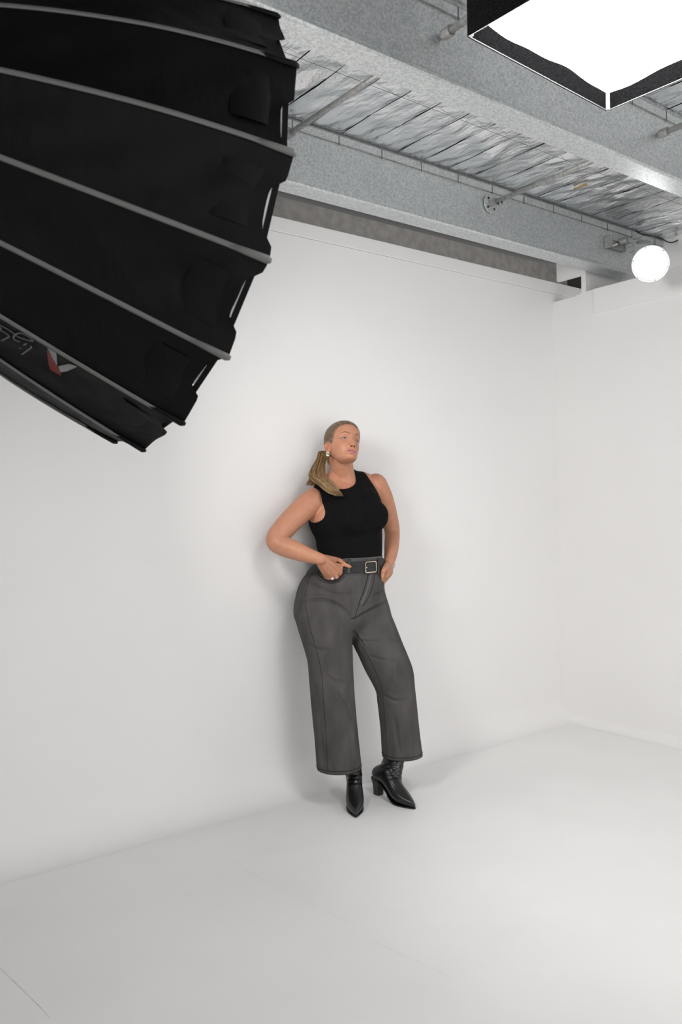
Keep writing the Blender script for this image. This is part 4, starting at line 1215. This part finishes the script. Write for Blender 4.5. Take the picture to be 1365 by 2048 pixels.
def guide(dx, spread, endmode, r):
    b0 = base + HM @ np.array([r[0] * .018, 0, r[1] * .018])
    p1 = jp(646 + 5 * dx, 903, 3.40) + .012 * r[2] * H0
    p2 = jp(642 + 9 * dx, 921, 3.385) + .014 * r[2] * H0
    p3 = jp(637 + 13 * dx, 938, 3.35) + .016 * r[2] * H0
    p4 = over(636 + 17 * dx, 953, .010 + .008 * r[3], 3.30)
    if endmode == 0:
        p5 = over(650 + 13 * dx, 966 + 5 * r[4], .010 + .008 * r[3], 3.25); p6 = over(663 + 10 * dx, 978 + 5 * r[4], .008 + .008 * r[3], 3.22)
        p7 = over(677 + 7 * dx + 4 * r[5], 988 + 5 * r[5], .008 + .006 * r[3], 3.2)
        return [b0, p1, p2, p3, p4, p5, p6, p7]
    p5 = over(630 + 14 * dx, 964 + 3 * r[4], .008, 3.32)
    p6 = over(622 + 12 * dx + 3 * r[5], 971 + 2 * r[5], .006, 3.34)
    return [b0, p1, p2, p3, p4, p5, p6]
for i in range(260):
    dx = rgp.uniform(-1, 1); r = rgp.uniform(-1, 1, 6)
    lock(guide(dx, 1, 0 if (i % 4 or dx > .3) else 1, r), rgp.uniform(.0016, .0038), rgp.uniform(0, 60), rgp.uniform(.003, .010), (rgp.uniform(0, 6.28) if i % 3 else 1.5 * dx))
pony = mesh('ponytail', HV, HF, M['hair'], None, True); sub(pony, hair); set_attr(pony, 'strand', HSv)
pony['label'] = 'long wavy ponytail falling over her right shoulder'

# ---- jewellery
ec = hw_([-.0790, -.006, -.0650])
o = under(MB().tube([ec + HM @ np.array([-.002 + .0050 * math.cos(a), .0012 * math.cos(a), .0115 * math.sin(a)]) for a in np.linspace(0, 6.283, 20, endpoint=False)], .0050, 8, 1, None, True).build('earring', M['gold'], None, smooth=True), woman)
o['label'] = 'chunky pale gold hoop earring'
fr_ = surf(665.5, 1157, .013); ax_ = unit(surf(671, 1172, .0) - surf(663, 1152, .013))
e1 = unit(np.cross(ax_, H0)); e2 = np.cross(ax_, e1)
o = under(MB().tube([fr_ + .0118 * (math.cos(a) * e1 + math.sin(a) * e2) for a in np.linspace(0, 6.283, 18, endpoint=False)], .0018, 7, 1, None, True).build('finger_ring', M['steel'], None, smooth=True), woman)
V, F = ellipsoid(fr_ - .0125 * H0, (.0085, .004, .005), 12, 8); st_ = MB().add(V, F).build('stone', M['gem'], None, smooth=True); sub(st_, o)
cb_ = .25 * armL[-2] + .75 * armL[-1] + np.array([0, 0, -.012]); axb = unit(unit(armL[-1] - armL[-2]) - .35 * R0)
e1 = unit(np.cross(axb, H0)); e2 = np.cross(axb, e1)
br = under(MB().tube([cb_ + .031 * math.cos(a) * e1 + .029 * math.sin(a) * e2 for a in np.linspace(0, 6.283, 30, endpoint=False)], .0016, 7, 1, None, True).build('bracelet', M['gold'], None, smooth=True), woman)
br['label'] = 'thin bracelet with pale beads on her left wrist'
for a in np.linspace(0, 6.283, 22, endpoint=False):
    V, F = ellipsoid(cb_ + .0315 * math.cos(a) * e1 + .0295 * math.sin(a) * e2, (.0031, .0031, .0031), 8, 6)
    sub(MB().add(V, F).build('bead', M['pearl'], None, smooth=True), br)

# ---- boots
def boot(toe, heel, ank_px, label):
    toe = np.array([toe[0], toe[1], 0.0]); heel = np.array([heel[0], heel[1], 0.0])
    d = unit(toe - heel); L_ = np.linalg.norm(toe - heel); sidev = np.cross([0, 0, 1.], d); k = L_ / .285
    root = empty('boot', tuple(heel)); under(root, woman); root.location = heel; root.matrix_parent_inverse = Matrix.Translation(-Vector(woman.location))
    root['label'] = label
    S = np.array([(-.004, .088, .122, .018), (.010, .080, .138, .029), (.035, .074, .152, .034), (.075, .066, .168, .0355), (.11, .045, .155, .037), (.145, .020, .118, .0405), (.175, .007, .088, .0430), (.205, .005, .068, .0400), (.235, .005, .052, .0300), (.262, .005, .040, .0170), (.284, .006, .026, .0050)])
    S = resample(S, 34)
    secs = [(heel + d * s_ * k + np.array([0, 0, (zb_ + zt) / 2]), sidev * hw2, np.array([0, 0, (zt - zb_) / 2])) for s_, zb_, zt, hw2 in S]
    sh = [(at(x, y, dep), d * ra, sidev * rb) for x, y, dep, ra, rb in resample(ank_px, 12)]
    V, F = union([loft(secs, 28, 2.2), loft(sh, 28)], .0032, 5)
    n_ = vnormals(V, F)
    # ankle creases
    for zc, am in ((.150, .0020), (.178, .0016), (.118, .0022), (.100, .0016)):
        s2 = (V - heel) @ d; V = V - n_ * (am * np.exp(-(((V[:, 2] - zc) - .25 * (s2 - .08)) / .006) ** 2) * np.clip((s2 - .03) / .05, 0, 1))[:, None]
    up_ = tri_obj('upper', V, F, M['leather'], None); up_.parent = root; up_.matrix_parent_inverse = Matrix.Translation(-Vector(heel))
    # sole follows the foot from heel seat to toe
    V = []; F = []
    for s_, zb_, zt, hw2 in S:
        for sg in (-1, 1):
            c = heel + d * s_ * k + sidev * sg * (hw2 * (.93 if s_ > .12 else .80) + .001)
            zt_ = zb_ + .002
            V += [c + [0, 0, zt_], c + [0, 0, max(zt_ - .006, .0)]]
    m_ = len(S)
    for i in range(m_ - 1):
        q = 4 * i
        F += [(q, q + 4, q + 6, q + 2), (q + 1, q + 3, q + 7, q + 5), (q, q + 1, q + 5, q + 4), (q + 2, q + 6, q + 7, q + 3)]
    F += [(0, 2, 3, 1), (4 * m_ - 4, 4 * m_ - 3, 4 * m_ - 1, 4 * m_ - 2)]
    so = MB().add(V, F).build('sole', M['leather'], None); so.parent = root; so.matrix_parent_inverse = Matrix.Translation(-Vector(heel))
    # block heel
    V = []
    for z, s0, s1, w2 in ((0.0, .004, .040, .017), (.045, .002, .044, .019), (.078, -.002, .056, .026), (.092, -.001, .060, .027)):
        for s_, sg in ((s0, -1), (s1, -1), (s1, 1), (s0, 1)): V.append(heel + d * s_ * k + sidev * sg * w2 + np.array([0, 0, z]))
    F = [(3, 2, 1, 0), (12, 13, 14, 15)] + [(4 * i + j, 4 * i + (j + 1) % 4, 4 * i + 4 + (j + 1) % 4, 4 * i + 4 + j) for i in range(3) for j in range(4)]
    hl_ = MB().add(V, F).build('heel', M['leather'], None, bevel=.003); hl_.parent = root; hl_.matrix_parent_inverse = Matrix.Translation(-Vector(heel))
    return root
tr = on(712, 1636, 'Z', 0); tl = on(830.5, 1619, 'Z', 0); hL = on(750.5, 1586, 'Z', 0)
hR = on(707, 1572, 'Z', 0)
dR = unit(hR - tr); hR = tr + dR * .285
boot(tr, hR, [(710, 1585, 4.00, .048, .034), (709.5, 1568, 4.01, .050, .038), (708, 1548, 4.01, .048, .042), (704, 1525, 3.99, .048, .043), (696, 1500, 3.97, .048, .043)], 'black leather ankle boot pointing at the camera')
boot(tl, tl + unit(hL - tl) * .290, [(789, 1590, 4.03, .040, .030), (787, 1572, 4.05, .054, .036), (782, 1553, 4.06, .065, .044), (784, 1534, 4.07, .068, .046), (790, 1512, 4.085, .060, .046), (797, 1480, 4.10, .056, .046)], 'black leather ankle boot turned to the side with its block heel showing')
